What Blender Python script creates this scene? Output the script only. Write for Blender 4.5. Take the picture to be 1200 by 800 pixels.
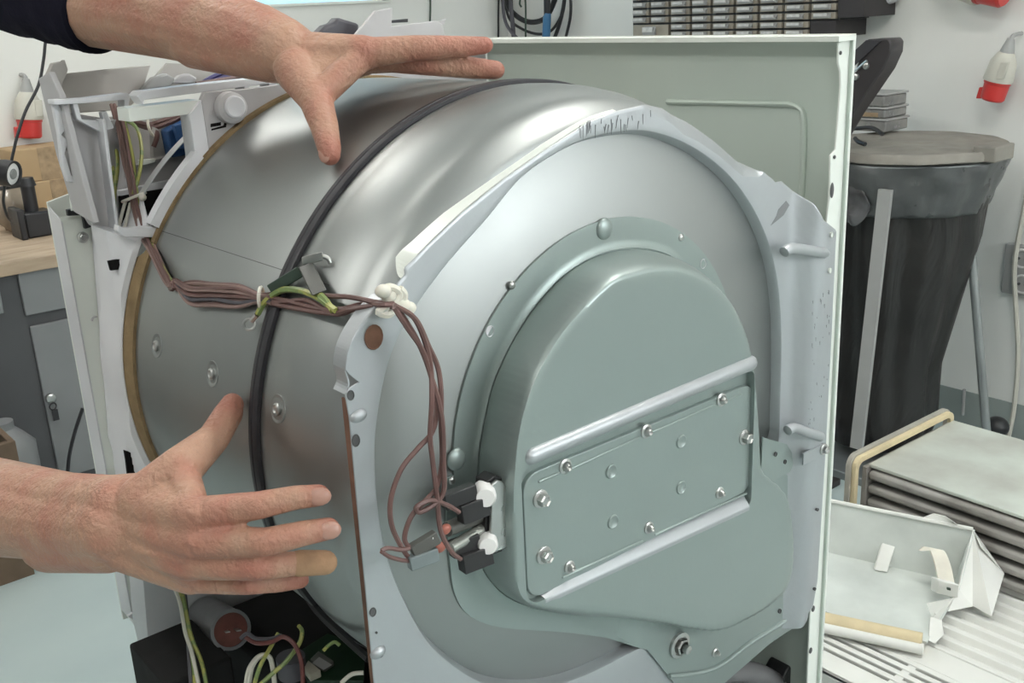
import bpy, bmesh, math, random
from mathutils import Vector, Matrix, noise
random.seed(7)
for o in list(bpy.data.objects): bpy.data.objects.remove(o)
SC = bpy.context.scene
COL = SC.collection
# ------------------------------------------------------------------ camera
F = 1226.874
CR = Vector((0.64615575, 0.76187592, -0.0450315))     # image right, in world axes
CD = Vector((0.20660216, -0.23141177, -0.9506651))    # image down
CF = Vector((-0.73470967, 0.60497411, -0.30693326))   # viewing direction
CP = Vector((0.59714495, -0.34109406, 0.89518205))
cam = bpy.data.cameras.new('camera'); co = bpy.data.objects.new('camera', cam); COL.objects.link(co)
m = Matrix.Identity(4)
for i in range(3):
    m[i][0] = CR[i]; m[i][1] = -CD[i]; m[i][2] = -CF[i]; m[i][3] = CP[i]
co.matrix_world = m
cam.sensor_fit = 'HORIZONTAL'; cam.sensor_width = 36.0; cam.lens = F / 1200 * 36
cam.clip_start = 0.02; cam.clip_end = 60
SC.camera = co
vs = SC.view_settings
vs.view_transform = 'Standard'; vs.look = 'None'; vs.gamma = 1.0; vs.exposure = 0.58; vs.use_curve_mapping = False
# ------------------------------------------------------------------ world
w = bpy.data.worlds.new('world'); SC.world = w; w.use_nodes = True
w.node_tree.nodes['Background'].inputs[0].default_value = (0.85, 0.93, 1.0, 1)
w.node_tree.nodes['Background'].inputs[1].default_value = 0.6
LAMP_W = 19.0          # ceiling tubes
WIN_W = 6.5            # panes of the added right-wall window
# ------------------------------------------------------------------ places
def ray(px, py): return CR * (px - 600) + CD * (py - 400) + CF * F
def at(px, py, ax, v):
    r = ray(px, py); s = (v - CP[ax]) / r[ax]; return CP + r * s
def dp(px, py, d): return CP + ray(px, py) * (d / F)
AY, AZ = 0.285, 0.538                                    # drum axis
def hit(px, py, r=0.288):
    d = ray(px, py); o1 = CP.y - AY; o2 = CP.z - AZ
    a = d.y ** 2 + d.z ** 2; b = o1 * d.y + o2 * d.z; c = o1 * o1 + o2 * o2 - r * r
    q = max(b * b - a * c, 0.0); t = (-b - math.sqrt(q)) / a
    return CP + d * t
PI = math.pi
# ------------------------------------------------------------------ materials
MATS = {}
def mat(name, col, rough=0.5, metal=0.0, var=0.06, scale=8.0, bump=0.0, bscale=60.0, rvar=0.08, col2=None, spec=0.5, sss=0.0, emit=None, est=0.0, trans=0.0, alpha=1.0, stretch=None, coat=0.0, thr=None):
    M = bpy.data.materials.new(name); M.use_nodes = True; nt = M.node_tree; N = nt.nodes; L = nt.links
    b = N['Principled BSDF']
    tc = N.new('ShaderNodeTexCoord'); mp = N.new('ShaderNodeMapping'); L.new(tc.outputs['Object'], mp.inputs[0])
    if stretch: mp.inputs['Scale'].default_value = stretch
    nz = N.new('ShaderNodeTexNoise'); nz.inputs['Scale'].default_value = scale; nz.inputs['Detail'].default_value = 5
    L.new(mp.outputs[0], nz.inputs['Vector'])
    mx = N.new('ShaderNodeMix'); mx.data_type = 'RGBA'
    c2 = col2 if col2 else tuple(max(0, c * (1 - 3 * var)) for c in col)
    mx.inputs[6].default_value = (*col, 1); mx.inputs[7].default_value = (*c2, 1)
    mr = N.new('ShaderNodeMapRange'); lo, hi = thr if thr else (0.35, 0.75)
    mr.inputs[1].default_value = lo; mr.inputs[2].default_value = hi
    L.new(nz.outputs[0], mr.inputs[0]); L.new(mr.outputs[0], mx.inputs[0]); L.new(mx.outputs[2], b.inputs['Base Color'])
    b.inputs['Metallic'].default_value = metal
    b.inputs['Specular IOR Level'].default_value = spec
    if rvar:
        n2 = N.new('ShaderNodeTexNoise'); n2.inputs['Scale'].default_value = scale * 2.3; n2.inputs['Detail'].default_value = 3
        L.new(mp.outputs[0], n2.inputs['Vector'])
        m2 = N.new('ShaderNodeMapRange'); m2.inputs[3].default_value = max(0.02, rough - rvar); m2.inputs[4].default_value = min(1, rough + rvar)
        L.new(n2.outputs[0], m2.inputs[0]); L.new(m2.outputs[0], b.inputs['Roughness'])
    else: b.inputs['Roughness'].default_value = rough
    if bump:
        n3 = N.new('ShaderNodeTexNoise'); n3.inputs['Scale'].default_value = bscale; n3.inputs['Detail'].default_value = 4
        L.new(mp.outputs[0], n3.inputs['Vector'])
        bp = N.new('ShaderNodeBump'); bp.inputs['Strength'].default_value = bump; bp.inputs['Distance'].default_value = 0.002
        L.new(n3.outputs[0], bp.inputs['Height']); L.new(bp.outputs[0], b.inputs['Normal'])
    if sss:
        b.inputs['Subsurface Weight'].default_value = sss; b.inputs['Subsurface Radius'].default_value = (0.012, 0.005, 0.003); b.inputs['Subsurface Scale'].default_value = 0.5
    if emit: b.inputs['Emission Color'].default_value = (*emit, 1); b.inputs['Emission Strength'].default_value = est
    if trans: b.inputs['Transmission Weight'].default_value = trans
    if coat: b.inputs['Coat Weight'].default_value = coat
    if alpha < 1: b.inputs['Alpha'].default_value = alpha
    MATS[name] = M; return M
mat('wall', (0.80, 0.80, 0.765), 0.8, var=0.02, scale=3, bump=0.08, bscale=40, spec=0.2)
mat('wallfront', (0.30, 0.31, 0.31), 0.7, var=0.05, scale=3)  # unseen wall, grey chosen to darken what the steel reflects
mat('wallband', (0.33, 0.37, 0.35), 0.6, var=0.05, scale=5)
mat('ceil', (0.85, 0.85, 0.83), 0.9, var=0.02)
mat('floor', (0.47, 0.55, 0.54), 0.45, var=0.05, scale=4, col2=(0.42, 0.50, 0.50), bump=0.05)
mat('drum', (0.375, 0.388, 0.38), 0.46, 1.0, var=0.02, scale=6, bump=0.035, bscale=30, rvar=0.07, stretch=(1, 0.6, 0.6))
mat('galv', (0.475, 0.488, 0.505), 0.47, 0.75, var=0.06, scale=14, bump=0.12, bscale=130, rvar=0.1, col2=(0.49, 0.515, 0.53))
mat('cover', (0.335, 0.387, 0.37), 0.40, 0.65, var=0.05, scale=10, bump=0.05, bscale=160, rvar=0.06, col2=(0.345, 0.40, 0.385))
mat('zinc', (0.56, 0.555, 0.54), 0.30, 1.0, var=0.05, scale=30)
mat('sideinner', (0.60, 0.665, 0.60), 0.5, 0.25, var=0.05, scale=5, bump=0.05, bscale=120, col2=(0.55, 0.62, 0.565))
mat('whitepaint', (0.83, 0.86, 0.80), 0.35, var=0.02, scale=10)
mat('whitepanel', (0.72, 0.72, 0.74), 0.4, var=0.03, scale=10)
mat('plastic', (0.50, 0.49, 0.495), 0.5, var=0.06, scale=12, bump=0.05, col2=(0.43, 0.415, 0.415))
mat('plasticwarm', (0.55, 0.525, 0.49), 0.55, var=0.08, scale=9, col2=(0.40, 0.37, 0.34))
mat('natural', (0.80, 0.76, 0.66), 0.45, var=0.05, scale=30, sss=0.1)
mat('felt', (0.30, 0.215, 0.12), 0.9, var=0.12, scale=40, bump=0.5, bscale=400, spec=0.1)
mat('rubber', (0.035, 0.033, 0.038), 0.5, var=0.1, scale=20)
mat('black', (0.022, 0.022, 0.025), 0.42, var=0.1, scale=20)
mat('blackmatte', (0.018, 0.018, 0.018), 0.8, var=0.1, scale=20, spec=0.2)
mat('voidshade', (0.012, 0.011, 0.011), 0.9, var=0.05, spec=0.1)  # near-black standing in for shade inside openings
mat('rust', (0.22, 0.11, 0.07), 0.8, var=0.15, scale=60)
mat('skin', (0.47, 0.275, 0.19), 0.46, var=0.1, scale=24, bump=0.8, bscale=260, col2=(0.43, 0.19, 0.135), sss=0.12, spec=0.4, thr=(0.42, 0.68))
mat('nail', (0.48, 0.265, 0.205), 0.3, var=0.05, scale=60, sss=0.1)
mat('dirtyskin', (0.43, 0.255, 0.145), 0.8, var=0.1, scale=80, bump=0.3, bscale=300)
mat('sleeve', (0.012, 0.011, 0.022), 0.9, var=0.15, scale=30, bump=0.4, bscale=250, spec=0.15)
mat('wirelight', (0.27, 0.17, 0.15), 0.45, var=0.1, scale=40)
mat('wirebrown', (0.17, 0.09, 0.08), 0.45, var=0.1, scale=40)
mat('wireyg', (0.36, 0.36, 0.10), 0.45, scale=70, col2=(0.20, 0.27, 0.09), thr=(0.48, 0.52), var=0.1)
mat('wirewhite', (0.66, 0.64, 0.56), 0.5, var=0.05)
mat('wirered', (0.17, 0.045, 0.04), 0.45, var=0.1)
mat('wireblue', (0.07, 0.06, 0.19), 0.45, var=0.1)
mat('wiregrey', (0.30, 0.30, 0.29), 0.45, var=0.1)
mat('ceramic', (0.88, 0.86, 0.84), 0.3, var=0.02)
mat('connblack', (0.028, 0.027, 0.028), 0.38, var=0.1, scale=40)
mat('conngrey', (0.20, 0.235, 0.24), 0.45, var=0.08, scale=40)
mat('conngreen', (0.045, 0.075, 0.055), 0.45, var=0.08, scale=40)
mat('redbit', (0.42, 0.14, 0.10), 0.5, var=0.1)
mat('glassfuse', (0.45, 0.46, 0.42), 0.2, 0.5, var=0.1, scale=60)
mat('blueplastic', (0.035, 0.10, 0.25), 0.35, var=0.06)
mat('capcan', (0.36, 0.36, 0.37), 0.35, 0.8, var=0.06, scale=30)
mat('capend', (0.20, 0.065, 0.05), 0.6, var=0.15, scale=60)
mat('pcb', (0.007, 0.030, 0.010), 0.5, var=0.15, scale=60)
mat('chip', (0.10, 0.10, 0.09), 0.5, var=0.1)
mat('chiplabel', (0.40, 0.37, 0.30), 0.6, var=0.05)
mat('wood', (0.50, 0.39, 0.28), 0.7, var=0.1, scale=6, stretch=(6, 1, 6), col2=(0.36, 0.26, 0.18), bump=0.2)
mat('cardboard', (0.46, 0.33, 0.19), 0.8, var=0.06, scale=10, col2=(0.42, 0.29, 0.16))
mat('benchgrey', (0.22, 0.225, 0.23), 0.5, var=0.04, scale=6)
mat('benchdark', (0.075, 0.075, 0.08), 0.5, var=0.06, scale=6)
mat('redplug', (0.62, 0.045, 0.04), 0.35, var=0.05)
mat('plugbody', (0.58, 0.56, 0.49), 0.5, var=0.04, scale=20)
mat('plugneck', (0.38, 0.38, 0.37), 0.5, var=0.05)
mat('drawer', (0.36, 0.32, 0.26), 0.4, var=0.1, scale=20, col2=(0.29, 0.26, 0.21))
mat('label', (0.66, 0.65, 0.63), 0.6, var=0.08, scale=80)
mat('cablegrey', (0.09, 0.085, 0.10), 0.5, var=0.1)
mat('bluehandle', (0.05, 0.17, 0.33), 0.35, var=0.06)
mat('bagblack', (0.028, 0.026, 0.025), 0.4, var=0.15, scale=7, bump=0.6, bscale=14)
mat('baggrey', (0.10, 0.105, 0.105), 0.3, var=0.12, scale=12, bump=0.8, bscale=30)
mat('lid', (0.29, 0.27, 0.235), 0.65, var=0.15, scale=14, col2=(0.20, 0.185, 0.165), bump=0.4, bscale=25)
mat('tube', (0.30, 0.32, 0.32), 0.4, 0.5, var=0.06)
mat('clearbox', (0.30, 0.295, 0.27), 0.25, var=0.15, scale=20, col2=(0.16, 0.16, 0.16))
mat('sawbrown', (0.42, 0.30, 0.18), 0.7, var=0.15, scale=40)
mat('darkbar', (0.035, 0.030, 0.032), 0.4, var=0.1)
mat('tray', (0.70, 0.735, 0.70), 0.45, var=0.06, scale=9, col2=(0.53, 0.56, 0.53))
mat('traywhite', (0.80, 0.80, 0.76), 0.45, var=0.03)
mat('gasket', (0.72, 0.60, 0.38), 0.7, var=0.06, scale=20)
mat('gasketgrey', (0.42, 0.395, 0.34), 0.7, var=0.08, scale=20)
mat('condenser', (0.62, 0.66, 0.60), 0.5, 0.1, var=0.08, scale=7, col2=(0.42, 0.41, 0.37), bump=0.1)
mat('fin', (0.42, 0.40, 0.375), 0.55, 0.2, var=0.12, scale=12, col2=(0.25, 0.23, 0.21))
mat('glass', (0.6, 0.85, 1.0), 0.1, emit=(0.25, 0.62, 0.92), est=0.6, var=0.0)
mat('addedglow', (0.9, 0.95, 1.0), 0.1, emit=(0.93, 0.97, 1.0), est=WIN_W, var=0.0)
mat('lampglow', (1, 1, 1), 0.4, emit=(1.0, 0.985, 0.95), est=LAMP_W, var=0.0)
mat('hose', (0.19, 0.185, 0.19), 0.45, var=0.08)
mat('socketdark', (0.10, 0.10, 0.10), 0.5, var=0.05)
mat('crate', (0.17, 0.115, 0.075), 0.7, var=0.15, scale=12)
mat('film', (0.11, 0.11, 0.115), 0.12, var=0.3, scale=14, col2=(0.03, 0.03, 0.03), bump=0.9, bscale=40)
mat('plasticclear', (0.40, 0.33, 0.25), 0.15, var=0.2, scale=9, col2=(0.24, 0.20, 0.16), bump=0.7, bscale=40)

def second_bump(name, scale, strength, dist, stretch=None):
    nt = MATS[name].node_tree; N = nt.nodes; L = nt.links; b = N['Principled BSDF']
    old = b.inputs['Normal'].links[0].from_node if b.inputs['Normal'].links else None
    tc = N.new('ShaderNodeTexCoord'); mp = N.new('ShaderNodeMapping'); L.new(tc.outputs['Object'], mp.inputs[0])
    if stretch: mp.inputs['Scale'].default_value = stretch
    v = N.new('ShaderNodeTexNoise'); v.inputs['Scale'].default_value = scale; v.inputs['Detail'].default_value = 3; v.inputs['Distortion'].default_value = 1.5
    L.new(mp.outputs[0], v.inputs['Vector'])
    bp = N.new('ShaderNodeBump'); bp.inputs['Strength'].default_value = strength; bp.inputs['Distance'].default_value = dist
    L.new(v.outputs[0], bp.inputs['Height'])
    if old: L.new(old.outputs[0], bp.inputs['Normal'])
    L.new(bp.outputs[0], b.inputs['Normal'])
second_bump('skin', 60, 0.55, 0.003, (1.6, 1, 1))
second_bump('bagblack', 5, 0.35, 0.03, (2, 2, .6))

# ------------------------------------------------------------------ mesh building
ORG = {}
class MB:
    def __init__(s): s.v = []; s.f = []
    def add(s, vs, fs):
        n = len(s.v); s.v += [Vector(q) for q in vs]; s.f += [tuple(i + n for i in q) for q in fs]; return s
    def box(s, lo, hi):
        x0, y0, z0 = lo; x1, y1, z1 = hi
        return s.add([(x0,y0,z0),(x1,y0,z0),(x1,y1,z0),(x0,y1,z0),(x0,y0,z1),(x1,y0,z1),(x1,y1,z1),(x0,y1,z1)],
                     [(0,3,2,1),(4,5,6,7),(0,1,5,4),(1,2,6,5),(2,3,7,6),(3,0,4,7)])
    def obox(s, c, X, Y, Z):                       # centre and half vectors
        c = Vector(c); X = Vector(X); Y = Vector(Y); Z = Vector(Z)
        vs = [c - X - Y - Z, c + X - Y - Z, c + X + Y - Z, c - X + Y - Z, c - X - Y + Z, c + X - Y + Z, c + X + Y + Z, c - X + Y + Z]
        return s.add(vs, [(0,3,2,1),(4,5,6,7),(0,1,5,4),(1,2,6,5),(2,3,7,6),(3,0,4,7)])
    def prism(s, pts, vec):
        pts = [Vector(p) for p in pts]; vec = Vector(vec); n = len(pts)
        return s.add(pts + [p + vec for p in pts], [tuple(range(n)), tuple(range(2 * n - 1, n - 1, -1))] + [(i, (i + 1) % n + 0, (i + 1) % n + n, i + n)[::-1] for i in range(n)])
    def tube(s, path, r, n=8, cap=True):
        path = [Vector(p) for p in path]; k = len(path); R = r if isinstance(r, (list, tuple)) else [r] * k
        base = len(s.v); up = None
        for i, p in enumerate(path):
            t = (path[min(i + 1, k - 1)] - path[max(i - 1, 0)])
            if t.length < 1e-9: t = Vector((0, 0, 1))
            t.normalize()
            if up is None:
                up = Vector((0, 0, 1)) if abs(t.z) < 0.9 else Vector((1, 0, 0))
            a = t.cross(up)
            if a.length < 1e-6: a = t.orthogonal()
            a.normalize(); b = a.cross(t).normalized(); up = b
            for j in range(n):
                q = 2 * PI * j / n; s.v.append(p + (a * math.cos(q) + b * math.sin(q)) * R[i])
        for i in range(k - 1):
            for j in range(n):
                a0 = base + i * n + j; a1 = base + i * n + (j + 1) % n
                s.f.append((a0, a1, a1 + n, a0 + n))
        if cap:
            s.f.append(tuple(base + j for j in range(n))[::-1]); s.f.append(tuple(base + (k - 1) * n + j for j in range(n)))
        return s
    def cyl(s, a, b, r, r2=None, n=16): return s.tube([a, b], [r, r if r2 is None else r2], n)
    def lathe(s, prof, org, axis, n=48, a0=0, a1=2 * PI, ref=None):   # prof: (along, radius)
        axis = Vector(axis).normalized(); org = Vector(org)
        u = Vector(ref) if ref else axis.orthogonal().normalized(); v = axis.cross(u)
        full = abs(a1 - a0 - 2 * PI) < 1e-6; m_ = n if full else n + 1; base = len(s.v)
        for (h, r) in prof:
            for j in range(m_):
                q = a0 + (a1 - a0) * j / n; s.v.append(org + axis * h + (u * math.cos(q) + v * math.sin(q)) * r)
        for i in range(len(prof) - 1):
            for j in range(n):
                j2 = (j + 1) % m_
                s.f.append((base + i * m_ + j, base + i * m_ + j2, base + (i + 1) * m_ + j2, base + (i + 1) * m_ + j))
        return s
    def ell(s, c, X, Y, Z, n=12, k=8):
        c = Vector(c); X = Vector(X); Y = Vector(Y); Z = Vector(Z); base = len(s.v)
        for i in range(k + 1):
            t = PI * i / k
            for j in range(n):
                q = 2 * PI * j / n; s.v.append(c + X * (math.sin(t) * math.cos(q)) + Y * (math.sin(t) * math.sin(q)) + Z * math.cos(t))
        for i in range(k):
            for j in range(n):
                s.f.append((base + i * n + j, base + (i + 1) * n + j, base + (i + 1) * n + (j + 1) % n, base + i * n + (j + 1) % n))
        return s
    def caps(s, a, b, ra, rb, n=14):               # tapered capsule
        a = Vector(a); b = Vector(b); d = b - a; L = max(d.length, 1e-6); d /= L
        prof = [(-ra * math.cos(t), max(ra * math.sin(t), 1e-4)) for t in [PI / 2 * i / 4 for i in range(5)]]
        prof += [(L + rb * math.sin(t), max(rb * math.cos(t), 1e-4)) for t in [PI / 2 * i / 4 for i in range(5)]]
        return s.lathe(prof, a, d, n)
    def torus(s, c, axis, R, r, n=32, k=8, a0=0, a1=2 * PI, ref=None):
        axis = Vector(axis).normalized(); u = Vector(ref) if ref else axis.orthogonal().normalized(); v = axis.cross(u); c = Vector(c)
        pts = [c + (u * math.cos(a0 + (a1 - a0) * i / n) + v * math.sin(a0 + (a1 - a0) * i / n)) * R for i in range(n + 1)]
        return s.tube(pts, r, k, cap=abs(a1 - a0 - 2 * PI) > 1e-4)
    def build(s, name, material, parent=None, smooth=False, bevel=0.0, seg=2, weld=False, solid=0.0, fixn=True, angle=40):
        me = bpy.data.meshes.new(name); org = ORG.get(parent.name, Vector((0, 0, 0))) if parent is not None else Vector((0, 0, 0))
        me.from_pydata([tuple(q - org) for q in s.v], [], s.f)
        bm = bmesh.new(); bm.from_mesh(me)
        if weld: bmesh.ops.remove_doubles(bm, verts=bm.verts, dist=1e-5)
        if fixn: bmesh.ops.recalc_face_normals(bm, faces=bm.faces)
        if smooth:
            for f_ in bm.faces: f_.smooth = True
        bm.to_mesh(me); bm.free()
        if smooth and angle < 180: me.set_sharp_from_angle(angle=math.radians(angle))
        mm = MATS[material] if isinstance(material, str) else material
        me.materials.append(mm)
        o = bpy.data.objects.new(name, me); COL.objects.link(o)
        if parent is not None:
            o.parent = parent
            ORG[o.name] = org
        if solid:
            q = o.modifiers.new('thick', 'SOLIDIFY'); q.thickness = solid; q.offset = 0
        if bevel:
            q = o.modifiers.new('bevel', 'BEVEL'); q.width = bevel; q.segments = seg; q.limit_method = 'ANGLE'; q.angle_limit = math.radians(35); q.harden_normals = False
            for p in me.polygons: p.use_smooth = True
            me.set_sharp_from_angle(angle=math.radians(60))
        return o
def thing(name, label, cat, loc, group=None):
    o = bpy.data.objects.new(name, None); COL.objects.link(o); o.location = loc; o.empty_display_size = 0.05
    ORG[o.name] = Vector(loc); o['label'] = label; o['category'] = cat
    if group: o['group'] = group
    return o
def tag(o, label, cat, group=None):
    o['label'] = label; o['category'] = cat
    if group: o['group'] = group
    return o
def struct(o): o['kind'] = 'structure'; return o
def pl(pts, ax, v): return [at(px, py, ax, v) for px, py in pts]
def slab(name, pts, ax, v, th, material, parent=None, bevel=0.0):     # a plate with its outline on the plane axis=v and thickness th along that axis
    vec = [0, 0, 0]; vec[ax] = th
    return MB().prism(pl(pts, ax, v), vec).build(name, material, parent, bevel=bevel)
def spline(pts, n=8, closed=False):
    pts = [Vector(p) for p in pts]; out = []; k = len(pts)
    for i in range(k if closed else k - 1):
        if closed: p0, p1, p2, p3 = pts[i - 1], pts[i], pts[(i + 1) % k], pts[(i + 2) % k]
        else: p0, p1, p2, p3 = pts[max(i - 1, 0)], pts[i], pts[i + 1], pts[min(i + 2, k - 1)]
        for j in range(n):
            t = j / n
            out.append(0.5 * ((2 * p1) + (p2 - p0) * t + (2 * p0 - 5 * p1 + 4 * p2 - p3) * t * t + (3 * p1 - p0 - 3 * p2 + p3) * t ** 3))
    if not closed: out.append(pts[-1])
    return out
def wire(name, pts, r, material, parent=None, n=6, sub=6):
    return MB().tube(spline(pts, sub), r, n).build(name, material, parent, smooth=True)
# ================================================================== the room
FZ = -0.45; WY = 2.72; WX = -3.05; CZ = 2.25; EX = 3.4; EY = -3.0
struct(MB().box((WX - .1, EY - .1, FZ - .1), (EX + .1, WY + .1, FZ)).build('floor', 'floor'))
struct(MB().box((WX - .1, EY - .1, CZ), (EX + .1, WY + .1, CZ + .1)).build('ceiling', 'ceil'))
struct(MB().box((WX - .1, WY, FZ), (EX + .1, WY + .1, CZ)).build('wall_back', 'wall'))
bz = at(1160, 465, 1, WY).z
struct(MB().box((WX, WY - .004, FZ), (EX, WY, bz)).build('baseboard_back', 'wallband'))
def holed_wall(name, ax, v, th, u0, u1, z0, z1, holes):               # wall with window openings, made of plain pieces
    mb = MB(); us = sorted({u0, u1, *[h[0] for h in holes], *[h[1] for h in holes]})
    def bx(a, b, c, d):
        if ax == 0: mb.box((v, a, c), (v + th, b, d))
        else: mb.box((a, v, c), (b, v + th, d))
    for a, b in zip(us[:-1], us[1:]):
        h = [q for q in holes if q[0] <= a + 1e-6 and q[1] >= b - 1e-6]
        if h: bx(a, b, z0, h[0][2]); bx(a, b, h[0][3], z1)
        else: bx(a, b, z0, z1)
    return struct(mb.build(name, 'wall'))
# window in the left wall: only its lower frame and a strip of pane are in view
wz = at(370, 4, 0, WX).z; wy0 = at(40, 0, 0, WX).y; wy1 = at(455, 0, 0, WX).y
holed_wall('wall_left', 0, WX, -.1, EY, WY, FZ, CZ, [(wy0, wy1, wz, wz + 1.0)])
def window(name, ax, v, sgn, a, b, c, d, paneM, nm):
    def bx(mb, a_, b_, c_, d_, t0, t1):
        lo, hi = sorted((v + sgn * t0, v + sgn * t1))
        if ax == 0: mb.box((lo, a_, c_), (hi, b_, d_))
        else: mb.box((a_, lo, c_), (b_, hi, d_))
    o = MB(); fw = 0.035
    bx(o, a, b, c - .006, c + .004, -.02, .012); bx(o, a, b, d - fw, d, -.08, .012)
    bx(o, a, a + fw, c, d, -.08, .012); bx(o, b - fw, b, c, d, -.08, .012)
    root = struct(o.build(name, 'whitepaint'))
    for k in range(nm):
        a0 = a + (b - a) * k / nm; b0 = a + (b - a) * (k + 1) / nm
        q = MB(); bx(q, a0 + fw / 2, b0 - fw / 2, c, d - fw, -.07, -.06); q.build('pane', paneM, root)
        if k:
            q = MB(); bx(q, a0 - fw / 2, a0 + fw / 2, c, d - fw, -.08, .0); q.build('mullion', 'whitepaint', root)
    return root
window('window_1', 0, WX, 1, wy0, wy1, wz, wz + 1.0, 'glass', 2)
# unseen right-wall window, added for bright reflections on the upward-tilted steel
struct(MB().box((WX, EY - .1, FZ), (EX, EY, CZ)).build('wall_front', 'wallfront'))
holed_wall('wall_right', 0, EX, .1, EY, WY, FZ, CZ, [(.6, 2.5, 1.05, 2.05)])
window('added_window', 0, EX, -1, .6, 2.5, 1.05, 2.05, 'addedglow', 2)
for i, (lx, ly, wh) in enumerate([(-2.0, 0.1, 'bench side'), (0.2, 1.0, 'middle'), (-0.6, -1.6, 'near side'), (1.9, -1.0, 'door side')]):
    t = thing('ceiling_light', 'long white fluorescent ceiling lamp, %s of the room' % wh, 'lamp', (lx, ly, CZ - .08), 'fluorescent ceiling lamps')
    MB().box((lx - .62, ly - .09, CZ - .04), (lx + .62, ly + .09, CZ)).build('housing', 'whitepaint', t)
    MB().box((lx - .60, ly - .075, CZ - .075), (lx + .60, ly + .075, CZ - .041)).build('diffuser', 'lampglow', t)
# wall panel joint and white cupboard edge high on the left wall
# ================================================================== the dryer
TR = thing('repair_trolley', 'low grey steel trolley carrying the opened tumble dryer', 'trolley', (-.3, .3, FZ))
MB().box((-.60, .0, -.06), (.0, .6, -.001)).build('deck', 'benchgrey', TR, bevel=.004)
for (a, b) in ((-.57, .04), (-.57, .56), (-.03, .04), (-.03, .56)):
    MB().box((a - .02, b - .02, FZ), (a + .02, b + .02, -.06)).build('leg', 'benchdark', TR)
DR = thing('tumble_dryer', 'opened tumble dryer with galvanised back, near side panel removed', 'dryer', (-.3, .3, 0))
# ---- far side panel with folded flanges
sp = MB().box((-.57, .600, 0), (0, .6035, .85)).build('side_panel', 'sideinner', DR)
MB().box((-.572, .6036, 0), (.0, .605, .852)).build('outer_skin', 'whitepaint', sp)
MB().box((-.57, .574, .846), (0.001, .6035, .851)).build('top_flange', 'whitepaint', sp)
fl = [(1000, 42), (980, 50), (980, 74), (982.5, 84), (983, 100), (977, 175), (971, 182), (970, 230), (966, 262), (956, 500), (948, 700), (946, 830), (958, 830), (966, 660), (988, 330)]
fo = pl(fl, 0, -.006)
for q in fo:
    if q.y > .596: q.y = .6035
fo[0] = Vector((-.006, .6035, .85)); fo[-1] = Vector((-.006, .6035, .62)); fo[-2] = Vector((-.006, .6035, .25)); fo[-3] = Vector((-.006, .6035, .02)); fo[-4] = Vector((-.006, .582, .02))
MB().box((-.006, .6010, 0), (.0008, .6037, .851)).build('corner_edge', 'whitepaint', sp, bevel=.0012)
rf = MB().prism(fo, (.0025, 0, 0)).build('rear_flange', 'whitepaint', sp, bevel=.0008)
for (px, py, rx, rz) in ((975, 223, .003, .008), (985, 62, .002, .002), (978, 184, .002, .002), (953, 713, .003, .004), (950, 762, .003, .004)):
    c = at(px, py, 0, -.003); MB().ell(c, (.0012, 0, 0), (0, rx, 0), (0, 0, rz)).build('slot', 'socketdark', sp)
# embossed bead on the inner face of the side panel
bd = pl([(782, 119), (925, 122), (936, 126), (941, 135), (942, 160), (940, 215), (936, 260)], 1, .5985)
MB().tube(spline(bd[:2], 1) + spline(bd[1:], 6)[1:], .0032, 8).build('bead', 'sideinner', sp, smooth=True)
# ---- rear panel: one pressed sheet, polar loops about its middle
KY, KZ = .275, .54
def ang(q): return math.atan2(q[1] - KZ, q[0] - KY)
def yz(pts, x): return [(p.y, p.z) for p in pl(pts, 0, x)]
def polyR(poly, th, cy=KY, cz=KZ):
    dx, dz = math.cos(th), math.sin(th); best = 0.02
    n = len(poly)
    for i in range(n):
        a = poly[i]; b = poly[(i + 1) % n]; ax_, az_ = a[0] - cy, a[1] - cz; ex, ez = b[0] - a[0], b[1] - a[1]
        den = dx * ez - dz * ex
        if abs(den) < 1e-12: continue
        t = (ax_ * ez - az_ * ex) / den; u = (ax_ * dz - az_ * dx) / den
        if t > 0 and -1e-9 <= u <= 1 + 1e-9: best = max(best, t)
    return best
def polar(pts, cy=KY, cz=KZ):                       # smooth periodic radius through given points
    q = sorted((math.atan2(b - cz, a - cy), math.hypot(a - cy, b - cz)) for a, b in pts)
    def f(th):
        th = (th + PI) % (2 * PI) - PI; n = len(q)
        for i in range(n):
            a = q[i - 1] if i else (q[-1][0] - 2 * PI, q[-1][1]); b = q[i]
            if a[0] <= th <= b[0]: break
        else: a = q[-1]; b = (q[0][0] + 2 * PI, q[0][1])
        t = (th - a[0]) / max(b[0] - a[0], 1e-9); t = t * t * (3 - 2 * t) * .5 + t * .5
        return a[1] + (b[1] - a[1]) * t
    return f
def smooth_r(f, n=720, w=14):
    a = [f(-PI + 2 * PI * i / n) for i in range(n)]
    for _ in range(2): a = [sum(a[(i + k) % n] for k in range(-w, w + 1)) / (2 * w + 1) for i in range(n)]
    return lambda th: a[int(round((th + PI) / (2 * PI) * n)) % n]
XB = -.02
out_px = [(438, 800), (428, 690), (418, 590), (409, 490), (404, 462), (410, 453), (422, 447), (411, 441), (404, 433), (406, 415), (411, 400), (419, 385), (433, 365), (450, 348), (462, 338), (467, 330), (475, 322), (474, 314), (486, 303), (500, 288), (540, 250), (590, 210), (640, 175), (690, 143), (720, 131), (755, 123), (790, 128), (825, 145), (850, 163), (880, 190), (905, 210), (908, 214), (915, 212), (930, 225), (940, 237), (946, 255), (960, 266)]
outl = yz(out_px, XB)
right = [(at(px, py, 0, -.002).y, at(px, py, 0, -.002).z) for px, py in [(979, 270), (974, 380), (967, 520), (957, 680), (953, 703)]]
bot = yz([(936, 704), (931, 710), (930, 718), (924, 728), (892, 748), (850, 772), (810, 799), (770, 822)], XB)
outl = outl + right + bot + [(.28, .10), (.012, .10)]
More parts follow.
